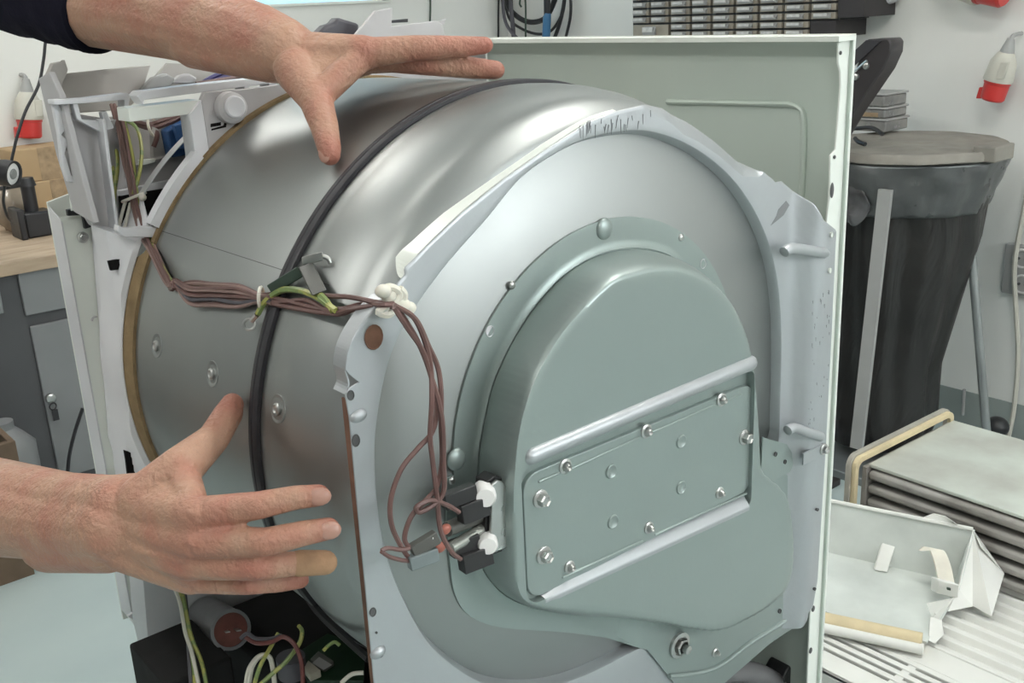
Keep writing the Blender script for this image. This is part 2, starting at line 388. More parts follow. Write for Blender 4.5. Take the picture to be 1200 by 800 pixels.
lo = [(p.y, p.z) for p in pl([(440, 560), (438, 520), (445, 470), (455, 420), (470, 385), (500, 340), (540, 290), (575, 243 + 10), (610, 206), (640, 186), (677, 165), (715, 156), (750, 152), (790, 162), (825, 181), (853, 204), (874, 230), (895, 270), (904, 295), (910, 324), (914, 360), (915, 400), (914, 450), (450, 640), (480, 715), (500, 752), (530, 778), (560, 798), (660, 800), (700, 784), (740, 762), (860, 690), (905, 560)], 0, XB)]
C2 = smooth_r(polar(lo), w=8)
mid = [(p.y, p.z) for p in pl([(720, 180), (755, 183), (783, 195), (813, 216), (837, 240), (858, 275), (869, 297), (877, 327), (881, 354), (883, 388), (884, 440), (560, 778), (608, 784), (650, 776), (680, 764), (708, 746)], 0, -.047)] + [(.287 + .231 * math.cos(math.radians(a)), .54 + .231 * math.sin(math.radians(a))) for a in range(110, 250, 12)] + [(.48, .36), (.51, .45)]
C1 = smooth_r(polar(mid), w=8)
NA = 720
rows = []
for i in range(NA):
    th = -PI + 2 * PI * i / NA; dy, dz = math.cos(th), math.sin(th)
    R0 = polyR(outl, th); deg = math.degrees(th)
    arc = 1.0 if 42 < deg < 150 else 0.0
    r2 = min(C2(th), R0 - .006); r1 = min(C1(th), r2 - .012)
    pr = []
    ro = min(max((80 - deg) / 12, 0), 1) * min(max((deg - 40) / 6, 0), 1)      # the far side of the rim is rolled over
    if arc: pr += [(R0, XB - .001 - .020 * ro), (R0 - .001 - .002 * ro, XB - .0005 - .0125 * ro), (R0 - .002 - .007 * ro, XB - .0055 * ro), (R0 - .003 - .014 * ro, XB)]
    else: pr += [(R0, XB), (R0 - .001, XB), (R0 - .0025, XB), (R0 - .004, XB)]
    a = pr[-1][0]; b = r2 + .003
    for k in range(1, 9): pr.append((a + (max(b, r2) - a) * k / 8 if a > b else a - (a - r2) * k / 9, XB))
    pr += [(r2 + .0005, XB - .0004), (r2 - .0008, XB - .0020), (r2 - .0035, XB - .011)]
    w_ = r2 - r1
    pr += [(r1 + w_ * .66, XB - .0155), (r1 + w_ * .46, XB - .0180), (r1 + w_ * .40, XB - .0170), (r1 + w_ * .34, XB - .0165), (r1 + w_ * .28, XB - .0205), (r1 + w_ * .12, XB - .0305), (r1, XB - .033), (r1 - .004, XB - .0325), (r1 - .010, XB - .0305)]
    for k in range(1, 8): pr.append((r1 - .01 + (.165 - r1 + .01) * k / 7, XB - .0305 + .0185 * math.sin(k / 7 * PI / 2)))
    pr += [(.12, XB - .012), (.06, XB - .012)]
    row = []
    for (r, x) in pr:
        y, z = KY + r * dy, KZ + r * dz
        t = min(max((y - .535) / .03, 0), 1)
        if r > r2 - .001: x += t * t * (3 - 2 * t) * .0185
        row.append((x, y, z))
    rows.append(row)
mb = MB(); K = len(rows[0])
for row in rows: mb.v += [Vector(q) for q in row]
for i in range(NA):
    j = (i + 1) % NA
    for k in range(K - 1): mb.f.append((i * K + k, j * K + k, j * K + k + 1, i * K + k + 1))
mb.f.append(tuple(i * K + K - 1 for i in range(NA)))
RP = mb.build('rear_panel', 'galv', DR, smooth=True, solid=.0012, angle=32)
# turned lip along the arc's upper left, its reflected light put in as white
lp = pl([(474, 327), (486, 304), (500, 288), (540, 250), (590, 210), (640, 175), (690, 143), (722, 131)], 0, XB - .002)
lp = spline(lp, 6); m_ = MB(); n_ = len(lp)
for i, p in enumerate(lp):
    rad = Vector((0, p.y - KY, p.z - KZ)).normalized(); t = i / (n_ - 1); wd = .018 * min(1, 8 * t + .05) * (1 - t)
    m_.v += [p + rad * .0008, p + rad * .002 + Vector((-wd - .004, 0, 0)), p - rad * .0005 + Vector((-wd - .004, 0, 0)), p - rad * .0015]
for i in range(n_ - 1):
    for k in range(4): m_.f.append((4 * i + k, 4 * i + (k + 1) % 4, 4 * i + 4 + (k + 1) % 4, 4 * i + 4 + k))
m_.build('turned_lip', 'whitepaint', RP)
# torn lip on the near edge
m_ = MB(); lp = pl([(450, 349), (433, 366), (419, 386), (411, 401), (406, 415), (404, 433), (408, 450), (404, 462)], 0, XB - .001); lp = spline(lp, 4)
for p in lp: m_.v += [p, p + Vector((-.014, -.001, .001)), p + Vector((-.014, .0005, .001)), p + Vector((0, .0012, 0))]
for i in range(len(lp) - 1):
    for k in range(4): m_.f.append((4 * i + k, 4 * i + (k + 1) % 4, 4 * i + 4 + (k + 1) % 4, 4 * i + 4 + k))
m_.build('torn_lip', 'galv', RP)
MB().box((-.029, .0128, .10), (XB - .001, .0140, at(405, 470, 0, XB).z)).build('side_fold', 'rust', RP)
# stamped tabs, and holes and slots as solid inserts with shade in their colour
def plate_hole_plug(px, py, ry, rz, material='socketdark', x=XB + .001, tilt=0, parent=RP, name='hole_plug', n=16):
    c = at(px, py, 0, x); ca, sa = math.cos(tilt), math.sin(tilt)
    return MB().lathe([(-.004, .6), (.0002, 1.0), (.0006, .93), (-.0002, .86), (-.0002, .01)], (0, 0, 0), (1, 0, 0), n).build_scaled(name, material, parent, c, ry, rz, ca, sa)
def _bs(self, name, material, parent, c, ry, rz, ca, sa):
    for i, q in enumerate(self.v):
        y, z = q.y * ry, q.z * rz; self.v[i] = Vector((q.x + c.x, c.y + y * ca - z * sa, c.z + y * sa + z * ca))
    return self.build(name, material, parent, smooth=True)
MB.build_scaled = _bs
plate_hole_plug(438, 395, .008, .0095, 'rust'); plate_hole_plug(411, 463, .003, .004); plate_hole_plug(417, 516, .0035, .005)
plate_hole_plug(437, 717, .003, .004); plate_hole_plug(446, 765, .003, .004); plate_hole_plug(441, 741 , .001, .001)
MB().prism(pl([(902, 264), (909, 252), (911, 245), (920, 235), (924, 240), (917, 252), (911, 257)], 0, XB - .0005), (.0013, 0, 0)).build('slot', 'benchgrey', RP)
for (px, py) in ((420, 487), (443, 764)):
    c = at(px, py, 0, XB + .001); MB().ell(c, (.004, 0, 0), (0, .007, .002), (0, -.002, .0045)).build('pressed_tab', 'galv', RP, smooth=True)
for pp in ([(918, 296), (926, 291), (940, 292), (970, 297)], [(922, 505), (930, 501), (945, 506), (964, 512)]):
    MB().tube(spline(pl(pp, 0, .001), 5), [.0018] + [.0055] * 14 + [.003], 10).build('pressed_rib', 'galv', RP, smooth=True)
for (px, py) in ((975, 275), (973, 317)): plate_hole_plug(px, py, .002, .003, 'whitepaint', x=.001)
plate_hole_plug(958, 597, .002, .002, x=.001); plate_hole_plug(955, 690, .002, .002, x=.001)
MB().box((-.0012, at(941, 540, 0, 0).y, at(950, 540, 0, 0).z), (.0006, at(962, 540, 0, 0).y, at(950, 527, 0, 0).z)).build('seam_strip', 'galv', RP)
sc = MB()
for k in range(26):
    px = random.uniform(676, 764); py = 148 - (px - 676) * .16 + random.uniform(-6, 7); a = at(px, py, 0, XB + .0007); b = a + Vector((0, random.uniform(-.002, .001), -random.uniform(.003, .012)))
    sc.prism([a, a + Vector((0, .0007, 0)), b], (.0003, 0, 0))
for k in range(40):
    a = Vector((.0002, random.uniform(.55, .585), random.uniform(.44, .60))); sc.prism([a, a + Vector((0, .001, 0)), a + Vector((0, .0008, -random.uniform(.001, .005)))], (.0003, 0, 0))
sc.build('scratches', 'benchgrey', RP)['kind'] = 'stuff'
def screw(px, py, x, parent, r=.0062, hexh=True, washer=True, material='zinc', depth=.006, name='screw'):
    c = at(px, py, 0, x); s_ = MB()
    if washer: s_.lathe([(-.001, r * 1.0), (.001, r * 1.0), (.0018, r * .75), (.0019, .0001)], c, (1, 0, 0), 18)
    if hexh: s_.lathe([(.001, r * .72), (depth - .001, r * .70), (depth, r * .58), (depth - .0012, r * .45), (depth - .0012, .0001)], c, (1, 0, 0), 6)
    else: s_.lathe([(.001, r * .7), (depth * .6, r * .62), (depth, r * .35), (depth * .8, r * .2), (depth * .6, .0001)], c, (1, 0, 0), 16)
    return s_.build(name, material, parent, smooth=True, angle=30)
screw(965, 526, .001, RP, .0065)
# ---- pressed duct cover on the rear panel
GY, GZ = .285, .50
XF, XG = XB - .0085, .0145
XT = .0225                                              # top of the raised land around the plate pocket
XL = XF + .0115
flange = [(.285 + .1785 * math.cos(math.radians(a)), .538 + .1785 * math.sin(math.radians(a))) for a in range(-12, 196, 4)] + yz([(p.x, p.y) for p in spline([(523, 560, 0), (523, 620, 0), (527, 665, 0), (532, 695, 0), (545, 717, 0), (568, 730, 0), (600, 736, 0), (660, 740, 0), (708, 746, 0)], 6)] + [ (748, 755), (764, 775), (782, 797), (835, 797), (892, 748), (924, 727), (931, 715), (934, 680), (940, 640), (938, 600), (925, 570), (905, 545)], XF)
face = yz([(604, 640), (602, 600), (603, 560), (608, 510), (620, 463), (640, 420), (667, 380), (713, 333), (740, 321), (767, 315), (800, 316), (830, 330), (857, 357), (875, 395), (884, 440), (889, 500), (893, 555), (910, 566), (924, 588), (930, 640), (925, 684), (905, 707), (872, 727), (838, 738), (760, 725), (690, 716), (645, 712), (616, 704), (606, 682)], XT)
basep = yz([(580, 440), (602, 395), (630, 353), (660, 322), (690, 303), (715, 295), (740, 292), (793, 306), (565, 500), (558, 560), (556, 620), (562, 660), (582, 687), (620, 708)], XF)
face = [(p.x, p.y) for p in spline([(a, b, 0) for a, b in face], 5, True)]
Gf = smooth_r(lambda th: polyR(face, th, GY, GZ), w=3)
fr_ = [(GY + (Gf(math.radians(a)) + .009) * math.cos(math.radians(a)), GZ + (Gf(math.radians(a)) + .009) * math.sin(math.radians(a))) for a in range(-108, 62, 4)]
Bf = smooth_r(polar(basep + fr_, GY, GZ), w=6)
def lift(y, z):
    t = min(max((y - .265) / .05, 0), 1); u = min(max((.36 - z) / .05, 0), 1); w2 = min(max((y - .40) / .05, 0), 1) * min(max((.44 - z) / .04, 0), 1)
    t = t * t * (3 - 2 * t) * u * u * (3 - 2 * u); return max(t, w2)
def Ff(th): return max(polyR(flange, th, GY, GZ), Bf(th) + .002)
rows = []; NA = 540
for i in range(NA):
    th = -PI + 2 * PI * i / NA; dy, dz = math.cos(th), math.sin(th)
    rf_, rb, rg = Ff(th), Bf(th), Gf(th); rb = min(rb, rf_ - .001)
    pr = [(rf_, XF - .001), (rf_, XF + .0012)]
    for k in range(1, 4): pr.append((rf_ + (rb + .004 - rf_) * k / 4, XF + .0015))
    pr += [(rb + .004, XF + .0015), (rb + .0025, XF + .0028), (rb + .0018, XF + .0030), (rb + .0010, XF + .0020)]
    H = XT - XF; rg2 = rg
    for k in range(0, 13):
        t = k / 12; sx = t * t * (3 - 2 * t); sr = t
        bul = math.sin(t * PI) * .004
        pr.append((rb + (rg2 - rb) * sr + bul, XF + .002 + (H - .002) * (sx * .75 + .25 * t)))
    pr += [(rg * .985, XT + .0005), (rg * .95, XT + .0005), (rg * .90, XT)]
    row = []
    for r, x in pr:                                # the lower flange steps up onto the rear panel
        y, z = GY + r * dy, GZ + r * dz; t = lift(y, z); x += .0115 * t * max(0, min(1, (.006 - x) / .03))
        row.append((x, y, z))
    rows.append(row)
mb = MB(); K = len(rows[0])
for row in rows: mb.v += [Vector(q) for q in row]
for i in range(NA):
    j = (i + 1) % NA
    for k in range(K - 1): mb.f.append((i * K + k, j * K + k, j * K + k + 1, i * K + k + 1))
mb.f.append(tuple(i * K + K - 1 for i in range(NA))); mb.f.append(tuple(i * K for i in range(NA)))
DC = mb.build('duct_cover', 'cover', DR, smooth=True, angle=60)
def carve(o, cutter, angle=50):                     # cut the cutter out of o for good and drop the cutter
    q = o.modifiers.new('cut', 'BOOLEAN'); q.operation = 'DIFFERENCE'; q.object = cutter; q.solver = 'EXACT'
    bpy.context.view_layer.update(); dg = bpy.context.evaluated_depsgraph_get()
    me = bpy.data.meshes.new_from_object(o.evaluated_get(dg)); o.modifiers.clear(); o.data = me
    for p in me.polygons: p.use_smooth = True
    me.set_sharp_from_angle(angle=math.radians(angle)); bpy.data.objects.remove(cutter)
def rib(p0, p1, x, r, material, parent, name='pressed_rib', flat=.6, n=10):
    a = at(*p0, 0, x); b = at(*p1, 0, x); a = a; b.z = a.z + (b.z - a.z)
    d = (b - a).normalized(); s_ = MB(); k = 8; pts = []; rr = []
    for i in range(6): t = i / 5 * PI / 2; pts.append(a - d * r * math.cos(t)); rr.append(max(r * math.sin(t), .0002))
    for i in range(6): t = i / 5 * PI / 2; pts.append(b + d * r * math.sin(t)); rr.append(max(r * math.cos(t), .0002))
    s_.tube(pts, rr, 14)
    for i, q in enumerate(s_.v): s_.v[i] = Vector((x + (q.x - x) * flat, q.y, q.z))
    return s_.build(name, material, parent, smooth=True, angle=80)
rib((622, 534), (879, 425), XT - .001, .0072, 'galv', DC, flat=.9)
# the land: face of the cover with the plate pocket cut into it from the far side
pu0, pu1 = at(612, 546, 0, XT), at(884, 433, 0, XT); pw0, pw1 = at(640, 702, 0, XT), at(884, 590, 0, XT)
PR = at(882, 500, 0, XT).y + .001
cr_ = .016; ya = pu0.y - .002; zlf = lambda y: pw0.z + (pw1.z - pw0.z) * (y - pw0.y) / (pw1.y - pw0.y); zuf = lambda y: pu0.z + (pu1.z - pu0.z) * (y - pu0.y) / (pu1.y - pu0.y)
pocket = []
for cy_, cz_, t0, rr_ in ((PR - .008, zlf(PR) + .008, -90, .008), (PR - .008, zuf(PR) - .008, 0, .008), (ya + cr_, zuf(ya) - cr_, 90, cr_), (ya + cr_, zlf(ya) + cr_, 180, cr_)):
    for i in range(8): t = math.radians(t0 + 90 * i / 7); pocket.append((cy_ + rr_ * math.cos(t), cz_ + rr_ * math.sin(t)))
carve(DC, MB().prism([(XG, y, z) for y, z in pocket], (.05, 0, 0)).build('cutter', 'cover', DR))
# ramp closing the pocket, its lit look put in with the paler galv
m_ = MB(); y0_, y1_ = pu0.y + .018, PR - .003
for i in range(21):
    t = i / 20; y = y0_ + (y1_ - y0_) * t; zl = pw0.z + (pw1.z - pw0.z) * (y - pw0.y) / (pw1.y - pw0.y) - .0005; e = min(1, .3 + t * 9)
    for dz, dx in ((-.004, -.009), (.0105 * e, -.0085), (.0095 * e, -.0070), (.0015, .0000), (.0005, .0006), (-.001, .0007), (-.004, .0003)): m_.v.append(Vector((XT + dx, y, zl + dz)))
for i in range(20):
    for k in range(7): m_.f.append((i * 7 + k, i * 7 + (k + 1) % 7, i * 7 + 7 + (k + 1) % 7, i * 7 + 7 + k))
m_.f.append(tuple(range(7))); m_.f.append(tuple(140 + k for k in range(7))[::-1])
m_.build('pocket_ramp', 'galv', DC, smooth=True, angle=50)
# raised bead on the lower flange, its bolt and rivet
MB().tube(spline(pl([(784, 792), (836, 783), (880, 752), (918, 728), (922, 716)], 0, XL + .002), 5), .0028, 8).build('edge_bead', 'cover', DC, smooth=True)
c = at(795, 755, 0, XL + .0015)
MB().lathe([(0, .014), (.003, .014), (.0035, .0105), (.001, .0100), (.001, .006)], c, (1, 0, 0), 20).lathe([(.001, .0085), (.007, .0085), (.008, .007)], c, (1, 0, 0), 6).lathe([(.007, .0045), (.014, .0045), (.0145, .003), (.0145, .0001)], c, (1, 0, 0), 12).build('bolt', 'zinc', DC, smooth=True, angle=30)
for px, py in ((838, 764),): screw(px, py, XL + .002, DC, .005, False)
plate_hole_plug(914, 716, .0025, .003, x=XL + .003, parent=DC)
for px, py in ((708, 268), (535, 538)):
    MB().ell(at(px, py, 0, XF + .0015), (.004, 0, 0), (0, .0095, 0), (0, 0, .0095), 20, 10).build('pressed_button', 'cover', DC, smooth=True)
for px, py in ((600, 334), (798, 278), (530, 563)):
    MB().ell(at(px, py, 0, XF + .0015), (.002, 0, 0), (0, .0035, 0), (0, 0, .0035), 14, 8).build('rivet', 'zinc', DC, smooth=True)
for px, py in ((574, 388), (824, 309)): plate_hole_plug(px, py, .0042, .0048, 'whitepanel', x=XF + .0016, parent=DC)
tb = MB().prism(pl([(893, 512), (921, 520), (927, 530), (928, 545), (925, 552), (899, 566), (890, 566)], 0, -.012), (.0012, 0, 0)).build('side_tab', 'cover', DC)
for px, py in ((909, 532), (920, 541)): plate_hole_plug(px, py, .0022, .0026, x=-.010, parent=DC)
# ---- access plate with screws
XP = XG + .0042
def rrect(y0, y1, z0, z1, r, n=6):
    out = []
    for (cy, cz, a0) in ((y1 - r, z1 - r, 0), (y0 + r, z1 - r, 90), (y0 + r, z0 + r, 180), (y1 - r, z0 + r, 270)):
        for i in range(n + 1): t = math.radians(a0 + 90 * i / n); out.append((cy + r * math.cos(t), cz + r * math.sin(t)))
    return out
ra = at(612, 552, 0, XP); rb_ = at(880, 579, 0, XP)
PY0, PY1 = ra.y, rb_.y; PZ1 = at(880, 449, 0, XP).z; PZ0 = rb_.z + .006
AP = MB().prism([(XG - .001, y, z) for y, z in rrect(PY0, PY1, PZ0, PZ1, .016)], (XP - XG + .001, 0, 0)).build('access_plate', 'cover', DR, bevel=.0008)
for p0, p1 in (((632, 564), (655, 554)), ((669, 549), (749, 512)), ((764, 506), (838, 474)), ((851, 469), (868, 462))):
    rib(p0, p1, XP, .0013, 'cover', AP, 'bead', 1.0)
for p0, p1 in (((660, 676), (752, 634)), ((768, 626), (874, 578))): rib(p0, p1, XP, .0013, 'cover', AP, 'bead', 1.0)
for px, py in ((662, 546), (757, 505), (845, 468)): screw(px, py, XP, AP, .0066, False)
for px, py in ((667, 664), (760, 618), (843, 577)): screw(px, py, XP, AP, .0058, False)
for px, py in ((633, 584), (637, 650), (872, 512)): screw(px, py, XP, AP, .0078, True, depth=.008)
for px, py in ((716, 552), (798, 517), (798, 571), (718, 611)):
    c = at(px, py, 0, XP)
    MB().lathe([(-.0005, .0068), (.0012, .0062), (.0014, .0056), (.0003, .0032), (.0001, .0001)], c, (1, 0, 0), 18).build('dimple', 'cover', AP, smooth=True)
# ---- drum
DM = thing('dryer_drum', 'large galvanised steel dryer drum held by the two hands', 'drum', (-.22, AY, AZ - .29))
RD = .288
prof = [(-.412, .270), (-.412, .284), (-.409, .2865), (-.400, .2872), (-.38, RD), (-.16, RD), (-.158, .2872), (-.142, .2872), (-.140, RD), (-.130, .2883), (-.128, .2878), (-.122, .2885), (-.105, .2880), (-.088, .2860), (-.074, .2820), (-.066, .2795), (-.060, .2785), (-.054, .2775), (-.046, .2740), (-.036, .2660), (-.030, .2580), (-.030, .10)]
MB().lathe(prof, (0, AY, AZ), (1, 0, 0), 200).build('shell', 'drum', DM, smooth=True, angle=60)
sa = math.radians(146.3)
def ond(x, a, r): return Vector((x, AY + math.cos(a) * r, AZ + math.sin(a) * r))
m_ = MB()
for x0, x1, r in ((-.405, -.16, RD), (-.139, -.09, RD)):
    a1 = sa + .0022; m_.add([ond(x0, sa, r + .0003), ond(x1, sa, r + .0003), ond(x1, a1, r + .0003), ond(x0, a1, r + .0003), ond(x0, sa, r - .002), ond(x1, sa, r - .002), ond(x1, a1, r - .002), ond(x0, a1, r - .002)], [(0,1,2,3),(4,5,6,7),(0,1,5,4),(2,3,7,6),(1,2,6,5),(0,3,7,4)])
m_.build('seam', 'socketdark', DM)
for px, py in ((184, 405), (249, 438), (326, 479)):
    p = hit(px, py, RD); ax = Vector((0, p.y - AY, p.z - AZ)).normalized()
    b = MB().lathe([(-.001, .012), (.0006, .0115), (.0002, .009), (-.0012, .0065), (-.0015, .0001)], p, ax, 22).build('dish', 'drum', DM, smooth=True)
    MB().lathe([(-.001, .0052), (.002, .0052), (.003, .0035), (.0022, .0022), (.0022, .0001)], p, ax, 14).build('screw', 'zinc', b, smooth=True, angle=30)
# ---- belt
mb = MB().lathe([(-.1568, .2874), (-.1568, .2910), (-.1552, .2918), (-.1512, .2918), (-.1503, .2908), (-.1494, .2908), (-.1486, .2918), (-.1446, .2918), (-.1430, .2910), (-.1430, .2874), (-.1568, .2874)], (0, AY, AZ), (1, 0, 0), 180)
tag(mb.build('drive_belt', 'rubber', None, smooth=True, angle=40), 'flat black rubber drive belt running around the steel drum', 'belt')
# ---- front of the cabinet: bulkhead with felt ring, front panel, control housing
m_ = MB()
for i in range(240):
    th = 2 * PI * i / 240; dg = math.degrees(th); u = min(max((dg - 150) / 4, 0), 1) if dg > 60 else 1.0; u = max(u, .25); x2 = -.410 - .030 * u
    for x, r in ((-.410, .2855), (-.410, .2895), (-.410 - .016 * u, .2895 + .002 * u), (x2, .2895 + .002 * u), (x2, .2855)): m_.v.append(ond(x, th, r))
for i in range(240):
    j = (i + 1) % 240
    for k in range(5): m_.f.append((i * 5 + k, j * 5 + k, j * 5 + (k + 1) % 5, i * 5 + (k + 1) % 5))
m_.build('felt_ring', 'felt', DR, smooth=True, angle=40)
bh_px = [(119, 268), (126, 300), (134, 400), (139, 480), (146, 555), (160, 640), (168, 740)]
bo = [(p.y, p.z) for p in pl(bh_px, 0, -.46)]
bo = bo + [(bo[-1][0] + .01, .05), (.59, .05), (.59, .72), (.56, .80), (.45, .838), (.285, .842), (.20, .825), (.145, .775), (.105, .735)] + [(p.y, p.z) for p in pl([(186, 268), (150, 273)], 0, -.46)]
rows = []; NA = 240
for i in range(NA):
    th = -PI + 2 * PI * i / NA; dy, dz = math.cos(th), math.sin(th); R0 = max(polyR(bo, th, AY, AZ), .2935); dg = math.degrees(th) % 360
    sec = min(max((dg - 141) / 5, 0), 1) * min(max((300 - dg) / 20, 0), 1)      # only the near side reaches forward to the drum
    xf = -.478 + .048 * sec; R0 = .2925 + (R0 - .2925) * (sec if dg < 180 else 1)
    q = [(.2915, xf), (.2925, xf + .001), (min(.298, R0 + .0004), xf), (max(R0 - .0002, .2926), xf - .018 * sec), (R0 + .0003, xf - .02 * sec), (R0 + .0003, -.49), (.2915, -.49)]
    rows.append([(x, AY + r * dy, AZ + r * dz) for r, x in q])
mb = MB(); K = 7
for row in rows: mb.v += [Vector(q) for q in row]
for i in range(NA):
    j = (i + 1) % NA
    for k in range(K): mb.f.append((i * K + k, j * K + k, j * K + (k + 1) % K, i * K + (k + 1) % K))
BH = mb.build('front_bulkhead', 'whitepanel', DR, smooth=True, angle=35)
slab('window_hole_shade', [(127, 306), (150, 302), (152, 314), (130, 317)], 0, -.440, -.004, 'voidshade', BH)  # dark plates in place of the shade inside the bulkhead holes
slab('lower_hole_shade', [(146, 528), (156, 531), (162, 545), (163, 575), (152, 575), (148, 540)], 0, -.442, -.004, 'voidshade', BH)
# front panel: side return and rear flange
FP = MB().prism([(-.598, -.002, .19), (-.598, -.002, .712), (-.598, .6, .85), (-.598, .6, .19)], (-.004, 0, 0)).build('front_panel', 'whitepaint', DR)
tz = at(65, 245, 1, -.002).z; bz_ = at(150, 722, 1, -.002).z
MB().prism([(-.598, -.002, bz_), (-.562, -.002, bz_ - .004), (-.562, -.002, tz - .012), (-.598, -.002, tz)], (0, .0015, 0)).build('side_return', 'whitepanel', FP)
fz = [(84, 252), (116, 250), (121, 290), (136, 520), (147, 528), (162, 600), (176, 712), (150, 723)]
pf = pl(fz, 0, -.562); pf[0].y = pf[-1].y = -.002
MB().prism(pf, (-.0015, 0, 0)).build('rear_flange', 'whitepaint', FP, bevel=.0006)
slab('inner_step', [(118, 266), (132, 268), (146, 400), (160, 540), (150, 560), (138, 520)], 0, -.530, -.03, 'whitepanel', FP)
for px, py in ((97, 278), (137, 521)): screw(px, py, -.5605, FP, .006, True, depth=.004)
for px, py in ((112, 375), (127, 438)):
    MB().torus(at(px, py, 0, -.561), (1, 0, 0), .004, .0012, 10, 6, 0.3, 2.4).build('pressed_hook', 'plastic', FP, smooth=True)
slab('black_corner_clip', [(79, 246), (104, 242), (107, 266), (100, 268), (97, 252), (80, 253)], 0, -.555, -.006, 'black', FP)
slab('corner_tab', [(82, 232), (96, 227), (100, 244), (84, 247)], 0, -.552, -.003, 'whitepaint', FP)
slab('foot_tab', [(150, 722), (176, 706), (188, 700), (196, 690), (204, 697), (190, 718), (184, 730), (170, 736)], 0, -.555, -.004, 'whitepanel', FP)
# control housing
CH = slab('control_housing', [(72, 140), (88, 133), (119, 138), (127, 180), (140, 272), (108, 265), (96, 245), (84, 205)], 0, -.50, -.012, 'plastic', DR, bevel=.002)
slab('fascia_end', [(45, 92), (57, 84), (70, 112), (84, 165), (100, 225), (110, 262), (86, 248), (66, 182)], 1, -.004, .006, 'plastic', CH, bevel=.001)
slab('fascia_back', [(56, 92), (79, 86), (177, 76), (171, 94), (164, 113), (150, 128), (72, 134)], 0, -.575, -.006, 'plasticwarm', CH, bevel=.001)
slab('fascia_hook', [(55, 90), (62, 74), (74, 72), (76, 70), (80, 82), (66, 118)], 0, -.560, -.010, 'plasticwarm', CH, bevel=.001)
slab('top_deck', [(176, 96), (196, 74), (300, 78), (330, 88), (166, 112)], 0, -.59, -.004, 'plasticwarm', CH)
slab('fascia_far_end', [(412, 46), (440, 13), (460, 9), (459, 31), (512, 24), (519, 29), (532, 100), (404, 100)], 0, -.565, -.006, 'plastic', CH, bevel=.001)
MB().box((-.598, .30, .785), (-.563, .592, .838)).build('fascia_bar', 'plastic', CH, bevel=.002)
slab('far_end_rib', [(512, 26), (523, 22), (519, 30)], 0, -.575, -.004, 'plastic', CH)
slab('near_rail', [(63, 117), (100, 115), (150, 109), (153, 112), (150, 129), (146, 129), (146, 117), (100, 121), (64, 123)], 0, -.478, -.020, 'whitepanel', CH, bevel=.0008)
slab('near_clip', [(85, 121), (91, 120), (96, 140), (122, 142), (119, 132), (125, 130), (134, 150), (118, 155), (90, 140)], 0, -.482, -.010, 'whitepanel', CH, bevel=.0008)
slab('near_bracket', [(62, 122), (68, 122), (80, 140), (79, 150), (72, 158), (80, 165), (76, 180), (84, 206), (91, 208), (90, 214), (80, 213), (73, 195), (69, 158)], 0, -.492, -.008, 'whitepanel', CH, bevel=.0008)
slab('window_header', [(150, 127), (236, 117), (222, 134), (152, 143)], 0, -.420, -.030, 'whitepaint', CH, bevel=.0008)
slab('window_post', [(236, 117), (247, 187), (232, 199), (230, 194), (222, 134)], 0, -.416, -.024, 'whitepanel', CH, bevel=.0008)
slab('window_jamb', [(120, 140), (124, 140), (139, 264), (136, 270)], 0, -.470, -.02, 'whitepanel', CH, bevel=.0008)
slab('window_jamb_face', [(124, 142), (136, 140), (142, 180), (152, 262), (140, 266)], 0, -.545, -.01, 'plastic', CH)
slab('far_rail', [(160, 112), (165, 107), (240, 98), (323, 89), (325, 106), (317, 110), (315, 98), (293, 101), (293, 112), (287, 114), (286, 102), (170, 117), (168, 123)], 0, -.428, -.022, 'whitepanel', CH, bevel=.0008)
slab('gear_plate', [(236, 118), (240, 108), (290, 104), (328, 99), (345, 112), (318, 129), (292, 141), (268, 161), (249, 184), (246, 184)], 0, -.418, -.008, 'plastic', CH, bevel=.0008)
kb = MB().lathe([(-.006, .0165), (.010, .0155), (.0125, .0125), (.0125, .0001)], at(268, 126, 0, -.418), (1, 0, 0), 24).build('round_boss', 'plastic', CH, smooth=True, angle=30)
MB().lathe([(0, .0112), (.004, .0110), (.005, .0095), (.005, .0001)], at(274, 125, 0, -.4065), (1, 0, 0), 24).build('boss_cap', 'whitepanel', CH, smooth=True, angle=30)
for pp in ([(247, 145), (259, 143), (259, 147), (247, 149)], [(248, 151), (262, 147), (264, 142), (266, 143), (265, 149), (248, 153)]): slab('slot_shade', pp, 0, -.4174, -.006, 'voidshade', CH)  # slots are dark plates, their shade put into the colour
slab('back_wall', [(122, 138), (236, 124), (250, 190), (232, 232), (148, 242)], 0, -.580, -.004, 'plasticwarm', CH)
slab('ledge', [(144, 214), (150, 196), (232, 176), (234, 202), (216, 212), (148, 222)], 0, -.545, -.008, 'plastic', CH, bevel=.001)
slab('ledge_edge', [(140, 224), (216, 208), (213, 213), (206, 222), (142, 231)], 0, -.532, -.01, 'whitepanel', CH)
slab('recess_shade', [(140, 230), (208, 218), (186, 266), (142, 270)], 0, -.530, -.004, 'voidshade', CH)  # dark sheet stands in for the shade below the ledge
slab('small_tab', [(164, 188), (183, 186), (181, 190), (165, 194)], 0, -.535, -.008, 'whitepaint', CH)
slab('lower_lip', [(139, 264), (147, 268), (196, 264), (191, 274), (186, 278), (146, 278), (138, 271)], 0, -.416, -.012, 'whitepanel', CH, bevel=.0008)
def adg(px, py, x): p = at(px, py, 0, x); return math.atan2(p.z - AZ, p.y - AY)
a0, a1 = adg(243, 189, -.412), adg(192, 270, -.412)
MB().lathe([(-.4115, .2890), (-.4115, .2990), (-.424, .2995), (-.424, .2890), (-.4115, .2890)], (0, AY, AZ), (1, 0, 0), 40, a0, a1, ref=(0, 1, 0)).build('drum_lip', 'whitepanel', CH, smooth=True, angle=40)
